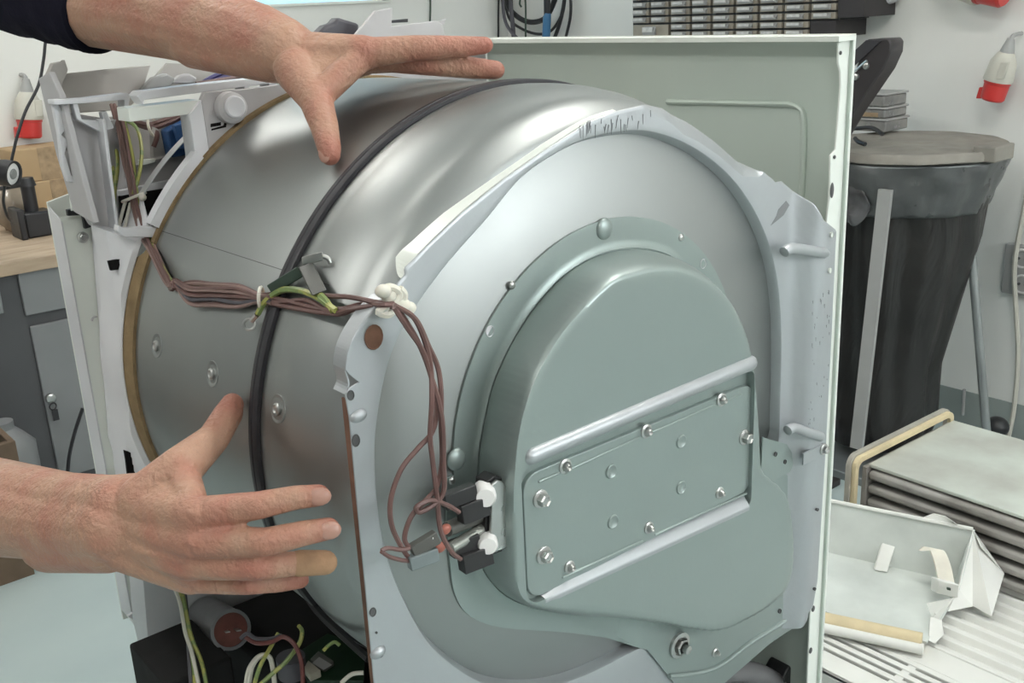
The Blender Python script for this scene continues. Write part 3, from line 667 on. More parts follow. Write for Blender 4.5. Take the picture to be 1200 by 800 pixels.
tf = slab('transformer', [(186, 152), (206, 138), (232, 134), (235, 176), (192, 183)], 0, -.545, .022, 'blueplastic', DR, bevel=.002)
slab('transformer_core', [(200, 146), (228, 141), (231, 170), (209, 174)], 0, -.522, .010, 'blueplastic', tf, bevel=.001)
slab('relay_block', [(175, 148), (186, 152), (192, 181), (176, 184)], 0, -.55, .01, 'plasticwarm', tf)
# loose stuff lying on the control deck
for i, (pp, r, mt) in enumerate([([(238, 97), (252, 89), (270, 84), (290, 84), (312, 88)], .003, 'wireblue'), ([(244, 99), (262, 91), (282, 87), (306, 92)], .003, 'wireblue'), ([(230, 98), (256, 94), (285, 90), (318, 90)], .0025, 'wirebrown')]):
    q = wire('ribbon_lead', [at(a, b, 0, -.545 + .004 * i) for a, b in pp], r, mt, CH)
for i, pp in enumerate([[(166, 106), (180, 91), (196, 86), (206, 92), (200, 102)], [(200, 98), (212, 88), (222, 86), (232, 92), (226, 99)]]):
    slab('control_board_cover', pp, 0, -.555, -.012, 'plugneck' if i == 0 else 'plastic', CH, bevel=.002)
slab('dark_cloth_fold', [(372, 40), (382, 30), (392, 27), (396, 20), (405, 23), (422, 28), (420, 40), (410, 48), (380, 48)], 0, -.60, -.02, 'cablegrey', CH, bevel=.004)
slab('dark_bar', [(459, 24), (478, 22), (478, 26), (459, 27)], 0, -.60, -.01, 'black', CH)
# ---- base of the dryer: blower housing, circuit board, capacitor
BM = MB().prism([(-.57, .02, .02), (-.06, .02, .02), (-.06, .30, .02), (-.57, .40, .02)], (0, 0, .12)).build('base_module', 'blackmatte', DR, bevel=.006)
BLOW = MB().prism([(-.44, .05, .14), (-.07, .05, .14), (-.07, .28, .14), (-.44, .40, .14)], (0, .0, .115)).build('blower_housing', 'blackmatte', BM, bevel=.02)
c0 = at(228, 712, 1, .045); c1 = at(276, 741, 1, .028); d = (c1 - c0).normalized()
CAP = MB().lathe([(0, .0001), (0, .0185), (.004, .0205), ((c1 - c0).length, .0205), ((c1 - c0).length + .001, .0215), ((c1 - c0).length + .004, .0215), ((c1 - c0).length + .004, .018)], c0 - d * .02, d, 32).build('capacitor', 'capcan', DR, smooth=True, angle=40)
e = c0 - d * .02 + d * ((c1 - c0).length + .001)
MB().lathe([(0, .0185), (.0015, .018), (.0015, .0001)], e, d, 24).build('end_cap', 'capend', CAP, smooth=True)
for s_ in (-1, 1):
    u = Vector((.6, .7, .1)).normalized() * .006 * s_
    MB().obox(e + u + d * .006, d * .006, Vector((.6, .7, .1)).normalized() * .0025, d.cross(Vector((.6, .7, .1))).normalized() * .0006).build('terminal', 'zinc', CAP)
cb = pl([(352, 765), (384, 745), (412, 754), (428, 774), (426, 800), (360, 800)], 2, .285)
PCB = MB().prism(cb, (0, 0, .003)).build('circuit_board', 'pcb', DR)
slab('chip', [(364, 778), (374, 768), (392, 780), (380, 788)], 2, .289, .006, 'chip', PCB, bevel=.001)
slab('chip_label', [(366, 777), (374, 770), (389, 779), (379, 785)], 2, .2952, .0005, 'wiregrey', PCB)
slab('relay', [(357, 790), (362, 781), (377, 793), (364, 799)], 2, .289, .008, 'chiplabel', PCB, bevel=.001)
MB().cyl(at(343, 790, 2, .285), at(343, 790, 2, .285) + Vector((0, 0, .02)), .014, n=20).build('board_capacitor', 'cablegrey', PCB, smooth=True)
MB().obox(at(215, 790, 2, .24), (.05, 0, 0), (0, .035, 0), (0, 0, .03)).build('motor_bracket', 'blackmatte', BM, bevel=.003)
MB().tube(spline(pl([(355, 690), (372, 716), (405, 748), (432, 772)], 1, .03), 5), .0035, 6).build('housing_edge', 'black', BM, smooth=True)
# corrugated drain hose in the back opening
hp = spline(pl([(800, 812), (826, 794), (856, 786), (888, 790), (915, 806), (935, 830)], 0, -.05), 14)
HT = MB().tube(hp, [.0135 if i % 2 else .0115 for i in range(len(hp))], 14).build('drain_hose', 'hose', None, smooth=True, angle=180)
tag(HT, 'grey corrugated hose arching under the lower edge of the steel back', 'hose')
MB().prism(pl([(925, 782), (932, 777), (944, 779), (946, 800), (940, 830), (915, 830), (918, 795)], 0, -.04), (-.03, 0, 0)).build('rear_foot_block', 'black', DR, bevel=.003)
# ================================================================== wiring harness
WH = thing('wiring_harness', 'brown wiring loom tied along the drum from control housing to heater terminals', 'wiring', at(330, 350, 1, 0.02))
def jit(s): return Vector((random.uniform(-s, s), random.uniform(-s, s), random.uniform(-s, s)))
WOFF = 0.0
def P0(px, py, d):                               # in front of the drum where the drum is, else at its own depth
    h = hit(px, py, .290)
    if -.41 < h.x < -.03:
        return dp(px, py, (h - CP).dot(CF) - .004 - WOFF)
    return dp(px, py, d - WOFF)
trunk = [(136, 124, 1.135), (143, 150, 1.125), (150, 185, 1.115), (155, 215, 1.105), (160, 240, 1.09), (170, 275, 1.06), (182, 300, 1.02), (195, 325, .985), (203, 337, .965)]
for k in range(11):
    WOFF = (k * 5 % 11) * .0010
    o1 = (k % 4 - 1.5) * 3.4; o2 = (k // 4 - 1) * .006
    pts = [P0(px + o1 * (1.0 if py < 200 else .75) + random.uniform(-1, 1), py + random.uniform(-2, 2), d + o2 * .7) for px, py, d in trunk]
    hooks = [P0(204 + random.uniform(-3, 4), 332 + random.uniform(-6, 8), .957 + o2 * .3)]
    run = [(222, 343, .945), (250, 344, .925), (280, 346, .905), (303, 349, .885), (318, 350, .872)]
    spread = (k - 5) * 2.3
    pts += hooks + [P0(px + random.uniform(-1, 1), py + spread * (1.1 if px < 290 else .4) + random.uniform(-1.5, 1.5), d - .004) for px, py, d in run]
    wire('wire', pts, .0018, ('wirebrown', 'wirelight', 'wirebrown')[k % 3] if k not in (3, 8) else ('wireyg' if k == 3 else 'cablegrey'), WH, n=6, sub=5)
for pp in ([(146, 140, 1.13), (160, 150, 1.12), (166, 175, 1.11), (163, 205, 1.10), (156, 228, 1.095)], [(128, 178, 1.13), (136, 176, 1.13), (138, 195, 1.12), (134, 230, 1.11), (134, 262, 1.10)], [(128, 182, 1.14), (133, 200, 1.13), (131, 235, 1.12), (136, 268, 1.10)]):
    wire('wire', [P0(*q) for q in pp], .002, 'wireyg', WH)
wire('wire', [P0(147, 236, 1.09), P0(143, 250, 1.09), P0(139, 268, 1.085)], .0018, 'wirewhite', WH)
wire('wire', [P0(153, 238, 1.09), P0(149, 254, 1.085), P0(146, 268, 1.08)], .0018, 'wirewhite', WH)
for pp in ([(158, 142, 1.15), (175, 146, 1.15), (195, 140, 1.15), (210, 136, 1.15)], [(160, 145, 1.155), (178, 150, 1.15), (200, 143, 1.15), (212, 137, 1.15)], [(178, 146, 1.15), (184, 158, 1.15), (180, 172, 1.15)]):
    wire('wire', [P0(*q) for q in pp], .003, 'wirebrown', WH)
# after the tie, the wires run on over the drum to the clip
WOFF = .004
for pp, mt in (([(306, 347, .88), (335, 352, .86), (370, 361, .835), (398, 362, .81), (425, 356, .775), (448, 357, .755), (462, 357, .75)], 'wirebrown'),
               ([(306, 350, .88), (340, 340, .86), (375, 346, .83), (410, 348, .80), (440, 354, .76), (462, 356, .75)], 'wirebrown'),
               ([(306, 352, .88), (330, 354, .865), (360, 352, .84), (392, 368, .81), (420, 361, .78), (445, 358, .755), (464, 360, .75)], 'wirebrown'),
               ([(306, 353, .88), (345, 361, .855), (388, 367, .815), (410, 362, .79), (440, 358, .757), (462, 360, .75)], 'wirebrown')):
    wire('wire', [P0(*q) if q[0] < 415 else at(q[0], q[1], 0, XB + .010 - (.03 if q[0] < 430 else .012 if q[0] < 447 else 0)) for q in pp], .0019, mt, WH)
WOFF = .008
wire('earth_wire', [P0(302, 368, .868), P0(312, 352, .862), P0(330, 340, .852), P0(350, 340, .842), P0(370, 347, .832), P0(386, 358, .822), P0(394, 364, .817)], .0026, 'wireyg', WH)
wire('earth_wire', [P0(372, 343, .832), P0(382, 352, .824), P0(390, 364, .817)], .0026, 'wireyg', WH)
# ring terminal of the earth wire
et = MB().torus(P0(292, 380, .878), CF, .0045, .0013, 16, 6); et.tube([P0(295, 376, .877), P0(301, 369, .87)], .0022, 6)
et.build('ring_terminal', 'zinc', WH, smooth=True)
# connector with metal clip lying on the drum
a = P0(316, 340, .862); b = P0(352, 318, .838); d_ = (b - a).normalized(); vdir = (CP - a).normalized(); s_ = d_.cross(vdir).normalized()
MB().obox((a + b) / 2, d_ * ((b - a).length / 2), s_ * .0045, vdir * .005).build('sleeve_connector', 'conngreen', WH, bevel=.0008)
a = P0(358, 310, .832); b = P0(374, 343, .822); d_ = (b - a).normalized(); s_ = d_.cross(vdir).normalized()
MB().obox((a + b) / 2, d_ * ((b - a).length / 2), s_ * .0058, vdir * .005).build('spade_housing', 'chip', WH, bevel=.0008)
a = P0(354, 306, .832); b = P0(378, 300, .824)
MB().obox((a + b) / 2, (b - a) / 2, Vector((0, 0, .0035)), vdir * .004).tube(spline([b, b + Vector((.003, .003, -.002)), b + Vector((.004, .004, -.006))], 4), .002, 6).build('metal_clip', 'zinc', WH, bevel=.0006)
# cable ties
def tie(px, py, d, R, axis, nm='cable_tie'):
    c = P0(px, py, d); t = MB().torus(c, axis, R, .0016, 20, 6); return t, c
t, c = tie(306, 349, .879, .0085, (.646, .762, -.05)); t.build('cable_tie', 'natural', WH, smooth=True)
t, c = tie(157, 231, 1.098, .0125, (.25, .2, -.95)); t.ell(P0(167, 231, 1.085), (.004, 0, 0), (0, .004, 0), (0, 0, .004)); t.build('cable_tie', 'natural', WH, smooth=True)
t, c = tie(178, 147, 1.15, .011, (.6, .7, .1)); t.build('cable_tie', 'natural', WH, smooth=True)
# clip on the edge of the rear panel
CL = wire('edge_clip', pl([(448, 340), (458, 336), (468, 343), (464, 352), (452, 360), (444, 366), (456, 368), (464, 358), (472, 352), (473, 344), (468, 338)], 0, XB + .006), .0030, 'natural', WH)
MB().ell(at(449, 341, 0, XB + .006), (.006, 0, 0), (0, .006, 0), (0, 0, .005)).ell(at(456, 347, 0, XB + .004), (.005, 0, 0), (0, .006, 0), (0, 0, .006)).ell(at(472, 359, 0, XB + .006), (.005, 0, 0), (0, .007, 0), (0, 0, .006)).ell(at(479, 361, 0, XB + .006), (.005, 0, 0), (0, .006, 0), (0, 0, .005)).build('clip_body', 'natural', WH, smooth=True)
# drop wires from the clip to the terminals
X1 = .012
drop = [
 [(462, 357), (475, 375), (492, 405), (505, 440), (512, 475), (507, 505), (490, 525), (470, 550), (458, 585), (459, 615), (470, 640), (478, 652)],
 [(463, 358), (485, 372), (498, 400), (505, 430), (506, 470), (504, 510), (507, 540), (512, 580), (516, 620), (528, 645), (540, 655)],
 [(464, 359), (487, 374), (502, 405), (513, 430), (517, 460), (517, 500), (518, 540), (512, 570), (500, 585), (482, 605), (474, 630), (480, 642)],
 [(462, 360), (478, 385), (495, 410), (505, 440), (514, 470), (519, 500), (520, 545), (520, 575), (510, 590), (492, 600), (488, 594), (505, 586), (525, 592), (538, 600)],
]
for i, pp in enumerate(drop): wire('wire', [at(px, py, 0, X1 + .004 * (i % 2) + (.006 if j > 3 else 0)) for j, (px, py) in enumerate(pp)], .0019, 'wirebrown', WH, sub=6)
wire('wire', [at(px, py, 0, X1 + .008) for px, py in [(447, 645), (455, 642), (470, 644), (480, 642)]], .0017, 'wirebrown', WH)
wire('wire', [at(px, py, 0, X1 + .008) for px, py in [(447, 646), (456, 652), (470, 656), (480, 657)]], .0017, 'wirebrown', WH)
# spade connectors hanging on the wires
def conn(p0, p1, x, hw, hd, material, parent, name='spade_connector'):
    a = at(*p0, 0, x); b = at(*p1, 0, x + .004); d_ = (b - a).normalized(); n_ = Vector((1, -.3, .1)); n_ = (n_ - d_ * n_.dot(d_)).normalized(); s_ = d_.cross(n_)
    return MB().obox((a + b) / 2, d_ * ((b - a).length / 2), s_ * hw, n_ * hd).build(name, material, parent, bevel=.0008)
conn((482, 646), (512, 628), X1 + .006, .0050, .004, 'chip', WH); MB().ell(at(508, 630, 0, X1 + .0115), (.0015, 0, 0), (0, .003, 0), (0, 0, .003)).build('connector_eye', 'ceramic', WH, smooth=True)
conn((479, 660), (512, 648), X1 + .008, .0052, .004, 'conngrey', WH)
# ---- thermostat unit on the duct cover
TU = MB().prism([(x_.x, x_.y, x_.z) for x_ in pl([(574, 566), (580, 561), (587, 563), (594, 575), (596, 632), (592, 640), (578, 646), (572, 640)], 0, .012)], (.003, 0, 0)).build('thermostat_plate', 'zinc', DR, bevel=.001)
MB().prism(pl([(570, 564), (580, 557), (590, 560), (598, 573), (600, 634), (595, 644), (578, 650), (569, 644)], 0, .010), (-.014, 0, 0)).build('outline_plate', 'connblack', TU, bevel=.001)  # black plate behind, as the dark outline of the thermostat plate
for px, py, r in ((568, 579, .0088), (571, 635, .0082)):
    c = at(px, py, 0, .012); ax = Vector((.8, -.55, .1)).normalized()
    MB().lathe([(-.010, r), (.006, r), (.009, r * .8), (.009, .0001)], c, ax, 20).build('ceramic_cap', 'ceramic', TU, smooth=True, angle=40)
conn((519, 588), (556, 574), .006, .0060, .005, 'connblack', TU); conn((538, 602), (570, 590), .010, .0078, .006, 'connblack', TU)
conn((528, 644), (560, 632), .004, .0065, .005, 'connblack', TU); conn((540, 660), (574, 647), .010, .0078, .006, 'connblack', TU)
a = at(528, 642, 0, .008); b = at(568, 618, 0, .004); MB().tube([a, b], .0048, 12).build('glass_tube', 'glassfuse', TU, smooth=True)
a = at(524, 620, 0, .003); b = at(562, 604, 0, .001); MB().tube([a, b], .0060, 12).build('fuse_body', 'chip', TU, smooth=True)
slab('metal_strap', [(556, 590), (572, 582), (574, 622), (566, 634), (556, 628)], 0, -.001, -.003, 'chip', TU)
for px, py in ((522, 620), (516, 641)): MB().ell(at(px, py, 0, .008), (.003, 0, 0), (0, .005, .001), (0, -.001, .0042)).build('red_end', 'redbit', TU, smooth=True)
# ---- leads around the capacitor
LW = thing('motor_leads', 'loose red, green and white leads below the grey capacitor', 'wiring', at(320, 780, 2, .26))
for pp, mt, r in (([(286, 745, .93), (300, 753, .92), (318, 752, .915), (332, 746, .915), (345, 755, .915), (353, 775, .915), (355, 800, .915)], 'wirered', .002),
                  ([(282, 748, .92), (290, 742, .92), (300, 748, .92), (318, 748, .92), (330, 744, .92)], 'cablegrey', .0018),
                  ([(350, 733, .94), (354, 740, .935), (350, 755, .93), (335, 775, .92), (318, 790, .915), (305, 802, .91)], 'wireyg', .002),
                  ([(326, 742, .93), (316, 760, .92), (305, 780, .915), (298, 802, .91)], 'wireyg', .002),
                  ([(292, 800, .92), (296, 780, .92), (306, 768, .92), (316, 770, .92), (320, 785, .92), (322, 802, .92)], 'wirewhite', .0022),
                  ([(288, 802, .925), (292, 783, .925), (303, 769, .925), (314, 767, .925)], 'wirewhite', .0022),
                  ([(205, 688, 1.05), (212, 710, 1.04), (217, 740, 1.03), (225, 765, 1.02), (233, 802, 1.0)], 'wirewhite', .002),
                  ([(209, 688, 1.05), (216, 715, 1.04), (222, 745, 1.03), (226, 775, 1.02), (228, 802, 1.0)], 'wireyg', .002),
                  ([(213, 688, 1.05), (217, 712, 1.04), (224, 745, 1.03), (236, 775, 1.02), (242, 802, 1.0)], 'wireyg', .002),
                  ([(216, 690, 1.05), (219, 720, 1.04), (221, 760, 1.03), (224, 802, 1.0)], 'cablegrey', .002),
                  ([(379, 762, .88), (384, 757, .88), (392, 752, .88), (398, 756, .88)], 'wireyg', .0015),
                  ([(400, 800, .86), (412, 790, .86), (426, 788, .86)], 'wirewhite', .0018)):
    wire('wire', [dp(*q) for q in pp], r, mt, LW)

# ================================================================== the person's arms
PE = thing('person', 'person in a dark sleeve reaching in from the left, both hands gripping the drum', 'person', (-.9, -.1, FZ))
def limb(name, segs, parent, voxel=.0018, smooth_it=6):
    mb = MB()
    for a, b, ra, rb in segs: mb.caps(a, b, ra, rb, 16)
    o = mb.build(name, 'skin', parent, smooth=True, angle=180)
    r = o.modifiers.new('remesh', 'REMESH'); r.mode = 'VOXEL'; r.voxel_size = voxel; r.use_smooth_shade = True
    s = o.modifiers.new('smooth', 'SMOOTH'); s.factor = .5; s.iterations = smooth_it
    return o
def chain(pts, rad): return [(pts[i], pts[i + 1], rad[i], rad[i + 1]) for i in range(len(pts) - 1)]
def nail(p, q, r, parent, facing, w=.0068, l=.0085):        # tip joint p -> tip q
    d_ = (q - p).normalized(); up = (facing - d_ * facing.dot(d_)).normalized(); s_ = d_.cross(up)
    return MB().ell(q - d_ * .002 + up * (r * .66), d_ * l, s_ * w, up * .0028, 14, 8).build('fingernail', 'nail', parent, smooth=True)
toc = lambda p: (CP - p).normalized()
# near (right) hand, fingers on the rear rim of the drum, thumb on the drum
el = dp(-160, 600, 1.08); fm = dp(-10, 597, .965); w0 = dp(85, 612, .865); wr = dp(135, 617, .812)
H1 = chain([el, fm, w0, wr], [.047, .0425, .0325, .0285])
H1 += chain([dp(-10, 578, .97), dp(80, 590, .87), dp(140, 590, .81)], [.034, .026, .022]) + chain([dp(60, 635, .89), dp(130, 640, .822)], [.026, .021])
MC = [dp(229, 602, .762), dp(226, 634, .764), dp(222, 660, .778), dp(224, 678, .796)]
IX = [MC[0], dp(303, 592, .748), dp(345, 583, .752), dp(374, 580, .757)]
MI = [MC[1], dp(311, 635, .745), dp(354, 625, .750), dp(385, 619, .757)]
RI = [MC[2], dp(302, 664, .757), dp(346, 660, .765), dp(377, 659, .773)]
LI = [MC[3], dp(290, 683, .785), dp(328, 682, .797), dp(352, 679, .806)]
for fch, rr in ((IX, (.0128, .0103, .0090, .0081)), (MI, (.0128, .0105, .0094, .0083)), (RI, (.0122, .0102, .0092, .0084)), (LI, (.0112, .0090, .0078, .0070))):
    H1 += chain(fch, rr)
    H1 += [(fch[1], fch[1], rr[1] * 1.10, rr[1] * 1.10), (fch[2], fch[2], rr[2] * 1.05, rr[2] * 1.05)]
for k, q in enumerate(MC):
    H1 += [(dp(148, 592 + 17 * k, .812), q, .0185, .0142 - .0006 * k)]
for k in range(3): H1 += [((MC[k] + MC[k + 1]) / 2, (MC[k] + MC[k + 1]) / 2 + (wr - MC[k]) * .3, .0115, .013)]
TH = [dp(168, 585, .80), dp(212, 548, .80), dp(250, 514, .832), dp(268, 484, .850), dp(272, 474, .855)]
H1 += chain(TH, (.0195, .0172, .0128, .0118, .0098)) + [(TH[2], TH[2], .0138, .0138)]
H1 += [(dp(112, 592, .832), dp(175, 582, .803), .0235, .0195), (TH[1], MC[0], .013, .0115), (dp(195, 585, .79), MC[0], .015, .012), (dp(205, 570, .80), dp(228, 590, .785), .012, .010)]
# tendons and veins on the back of the hand
for k, q in enumerate(MC[:3]): H1 += [(dp(165, 606 + 12 * k, .793), q + toc(q) * .0115, .0042, .0056)]
H1 += chain([dp(95, 612, .835), dp(140, 622, .796), dp(165, 645, .783), dp(200, 652, .770)], [.0045, .0045, .004, .0035]) + chain([dp(150, 640, .798), dp(185, 662, .783), dp(225, 668, .783)], [.003, .0032, .003])
ARM1 = limb('arm', H1, PE)
nail(IX[2], dp(377, 580, .757), .0086, ARM1, Vector((.35, -.9, .25)))
nail(MI[2], dp(388, 619, .757), .0088, ARM1, Vector((.4, -.9, .2)))
MB().caps(RI[2] + (RI[3] - RI[2]) * .15, RI[3] + (RI[3] - RI[2]) * .12, .0098, .0092, 18).build('dirty_fingertip', 'dirtyskin', ARM1, smooth=True, angle=180)  # yellowish dirty end of the ring finger
nail(TH[3], TH[4], .0086, ARM1, Vector((-.75, -.6, .3)), .006, .009)
# far (left) hand on top of the drum
e2 = dp(-80, -50, 1.22); f1 = dp(100, 2, 1.09); f2 = dp(200, 18, 1.02); w2 = dp(300, 46, .965); w3 = dp(335, 60, .945)
H2 = chain([e2, f1, f2, w2, w3], [.048, .0455, .0425, .0330, .0290])
H2 += chain([dp(230, 45, 1.0), dp(320, 70, .95)], [.029, .0215])
I0 = dp(428, 62, .925); M0 = dp(432, 66, .955); R0_ = dp(425, 70, .985); L0 = dp(415, 74, 1.01)
I2 = [I0, dp(490, 56, .925), dp(535, 55, .930), dp(568, 53, .935)]
M2 = [M0, dp(502, 74, .945), dp(548, 79, .950), dp(581, 82, .953)]
R2 = [R0_, dp(495, 72, .99), dp(540, 78, 1.0), dp(565, 80, 1.01)]
L2 = [L0, dp(470, 74, 1.03), dp(505, 78, 1.045), dp(525, 80, 1.05)]
for fch, rr in ((I2, (.0135, .0112, .0098, .0078)), (M2, (.0132, .0112, .0100, .0086)), (R2, (.012, .0105, .009, .008)), (L2, (.011, .009, .008, .007))): H2 += chain(fch, rr)
for k, q in enumerate((I0, M0, R0_, L0)): H2 += [(dp(345, 62 + 3 * k, .945 + .018 * k), q, .0195, .0155)]
T2 = [dp(346, 82, .925), dp(370, 116, .905), dp(380, 148, .890), dp(386, 174, .878), dp(387, 182, .876)]
H2 += chain(T2, (.0195, .0150, .0122, .0102, .0088)) + [(T2[2], T2[2], .0128, .0128)]
H2 += [(T2[1], I0, .0125, .0125), (dp(352, 75, .935), dp(395, 78, .928), .018, .0145), (dp(360, 90, .92), dp(405, 78, .925), .014, .011)]
H2 += [(dp(350, 55, .925), I0 + toc(I0) * .008 + Vector((0, 0, .004)), .005, .006)]
ARM2 = limb('arm', H2, PE)
nail(T2[3], dp(386, 183, .877), .0090, ARM2, Vector((.45, -.85, -.1)), .0068, .0095)
# redder skin over the knuckles and finger ends
nt = MATS['skin'].node_tree; N = nt.nodes; L = nt.links; bsdf = N['Principled BSDF']; src = bsdf.inputs['Base Color'].links[0].from_socket
tcs = N.new('ShaderNodeTexCoord'); last = None
for p, rad in [(q, .019) for q in (MC[0], MC[1], MC[2])] + [(q[1], .015) for q in (IX, MI, RI, LI, I2, M2)] + [(q[3], .018) for q in (IX, MI, LI, I2, M2)] + [(TH[4], .022), (T2[4], .022), (I0, .02)]:
    vm = N.new('ShaderNodeVectorMath'); vm.operation = 'DISTANCE'; vm.inputs[1].default_value = p - ORG['person']; L.new(tcs.outputs['Object'], vm.inputs[0])
    mr = N.new('ShaderNodeMapRange'); mr.interpolation_type = 'SMOOTHSTEP'; mr.inputs[1].default_value = rad * .25; mr.inputs[2].default_value = rad * 1.25; mr.inputs[3].default_value = 1; mr.inputs[4].default_value = 0
    L.new(vm.outputs['Value'], mr.inputs[0])
    if last is None: last = mr.outputs[0]
    else:
        mx = N.new('ShaderNodeMath'); mx.operation = 'MAXIMUM'; L.new(last, mx.inputs[0]); L.new(mr.outputs[0], mx.inputs[1]); last = mx.outputs[0]
ml = N.new('ShaderNodeMath'); ml.operation = 'MULTIPLY'; ml.inputs[1].default_value = .6; L.new(last, ml.inputs[0])
mc = N.new('ShaderNodeMix'); mc.data_type = 'RGBA'; L.new(ml.outputs[0], mc.inputs[0]); L.new(src, mc.inputs[6]); mc.inputs[7].default_value = (.36, .115, .085, 1); L.new(mc.outputs[2], bsdf.inputs['Base Color'])
# dark sleeve pushed up to the elbow
sl = MB(); pts = [dp(-120, -75, 1.25), dp(-20, -38, 1.17), dp(60, -14, 1.115), dp(108, 3, 1.085), dp(122, 8, 1.078)]
rr = [.066, .062, .0565, .051, .0475]; pp = spline(pts, 6); R_ = []
for i in range(len(pp)):
    t = i / (len(pp) - 1) * 4; k = min(int(t), 3); R_.append((rr[k] + (rr[k + 1] - rr[k]) * (t - k)) + .0012 * math.sin(i * 2.1))
pp += [pp[-1] - (pp[-1] - pp[-2]) * .3]; R_ += [.044]
sl.tube(pp, R_, 40).build('sleeve', 'sleeve', PE, smooth=True, angle=180)
# ================================================================== left background: workbench and what lies on it
BX = -2.38
def yz_(px, py, x): p = at(px, py, 0, x); return p.y, p.z
by1 = 1.5; bt = yz_(40, 303, BX)[1]; by0 = -1.3
WB = thing('workbench', 'grey steel workbench with worn wooden top and locked cupboard door', 'workbench', (BX - .3, .2, FZ))
nb = 5
for k in range(nb):
    MB().box((BX - .64 + .128 * k, by0, bt - .035), (BX - .64 + .128 * (k + 1) - .002, by1, bt)).build('top_plank', 'wood', WB, bevel=.002)
MB().box((BX - .60, by0 + .05, FZ), (BX - .03, by1 - .05, bt - .035)).build('body', 'benchdark', WB)
def panel(name, pts, mt, th=.012, par=WB):
    q = [yz_(*p, BX - .03) for p in pts]; y0 = min(a for a, b in q); y1 = max(a for a, b in q); z0 = min(b for a, b in q); z1 = max(b for a, b in q)
    return MB().box((BX - .03, y0, z0), (BX - .03 + th, y1, z1)).build(name, mt, par, bevel=.003)
panel('drawer_front', [(18, 314), (95, 356)], 'benchgrey'); panel('drawer_front', [(-70, 322), (4, 366)], 'benchgrey')
BD = panel('cupboard_door', [(34, 382), (118, 545)], 'benchgrey')
c = at(59, 466, 0, BX - .016); MB().lathe([(0, .014), (.008, .013), (.010, .008), (.010, .0001)], c, (1, 0, 0), 18).build('lock', 'zinc', BD, smooth=True, angle=35)
c2 = at(62, 476, 0, BX - .004); MB().torus(c2, (1, .2, 0), .010, .002, 14, 6).obox(c2 + Vector((.002, .002, -.026)), (.002, 0, 0), (0, .008, 0), (0, 0, .016)).build('key', 'black', BD)
cr = at(8, 530, 2, FZ + .25)
CR_ = thing('wooden_crate', 'old brown wooden crate on the floor at the foot of the workbench', 'crate', (-2.1, -.05, FZ))
ca = at(24, 548, 0, -2.05)
for k in range(3):
    z0 = ca.z - .17 + k * .085
    MB().box((-2.06, ca.y - .40, z0), (-2.045, ca.y, z0 + .075)).build('slat', 'crate', CR_, bevel=.002)
    MB().box((-2.18, ca.y - .015, z0), (-2.06, ca.y, z0 + .075)).build('slat', 'crate', CR_, bevel=.002)
MB().box((-2.075, ca.y - .03, FZ), (-2.062, ca.y - .0152, ca.z + .07)).build('corner_post', 'crate', CR_)
MB().box((-2.175, ca.y - .40, FZ), (-2.062, ca.y - .03, ca.z - .18)).build('bottom_board', 'crate', CR_)
ca2 = at(6, 440, 0, -2.22)
tag(MB().lathe([(0, .0001), (0, .07), (.01, .075), (.28, .075), (.31, .05), (.33, .03), (.35, .03), (.35, .0001)], (-2.28, ca2.y - .02, FZ + .0), (0, 0, 1), 28).build('grey_canister', 'benchgrey', None, smooth=True, angle=40), 'plain grey canister standing beside the wooden crate', 'canister')
# cable hanging down the front of the bench
tag(wire('bench_cable', [at(97, 478, 0, BX + .03), at(88, 505, 0, BX + .03), at(81, 535, 0, BX + .03), at(79, 560, 0, BX + .03)], .005, 'black'), 'thin black cable hanging down in front of the cupboard door', 'cable')
# cardboard boxes
def cbox(name, pts, x0, dep, mt, label, lift=0):
    q = [yz_(*p, x0) for p in pts]; y0 = min(a for a, b in q); y1 = max(a for a, b in q); z1 = max(b for a, b in q); z0 = min(b for a, b in q)
    t = thing(name, label, 'box', (x0 - dep / 2, (y0 + y1) / 2, z0))
    MB().box((x0 - dep, y0, z0), (x0, y1, z1)).build('carton', mt, t, bevel=.004)
    MB().box((x0 - dep * .55, y0 - .0008, z0 + .01), (x0 - dep * .45, y1 + .0008, z1 + .0008)).build('packing_tape', 'plasticclear', t)
    MB().box((x0, y0 + .01, (z0 + z1) / 2 - .02), (x0 + .0008, y1 - .01, (z0 + z1) / 2 + .02)).build('paper_strip', 'cardboard', t)
    return t, z1
zt = bt
q1 = yz_(20, 262, -2.62); q2 = yz_(88, 209, -2.62); q3 = yz_(40, 172, -2.62)
def cb2(name, z0, z1, y0, y1, x0, dep, label):
    t = thing(name, label, 'box', (x0 - dep / 2, (y0 + y1) / 2, z0))
    MB().box((x0 - dep, y0, z0), (x0, y1, z1)).build('carton', 'cardboard', t, bevel=.004)
    MB().box((x0, (y0 + y1) / 2 - .03, z0), (x0 + .001, (y0 + y1) / 2 + .03, z1)).build('packing_tape', 'sawbrown', t)
    return t
zl = yz_(60, 211, -2.87)[1]; zh = yz_(40, 174, -2.87)[1]
cb2('cardboard_box', bt, zl, yz_(34, 240, -2.87)[0], yz_(95, 240, -2.87)[0] + .05, -2.87, .15, 'lower brown cardboard box stacked on the workbench')
cb2('cardboard_box', zl, zh, yz_(16, 195, -2.88)[0], yz_(80, 195, -2.88)[0] + .05, -2.88, .14, 'upper brown cardboard box lying on another box on the workbench')
pbg = at(14, 240, 0, -2.84)
b_ = MB().ell((-2.84, pbg.y, bt + .075), (.05, 0, 0), (0, .055, 0), (0, 0, .075), 16, 12)
for i, q in enumerate(b_.v): b_.v[i] = q + jit(.006)
tag(b_.build('plastic_bag', 'plasticclear', None, smooth=True, angle=180), 'crumpled brownish clear plastic bag beside the stacked cartons', 'bag')
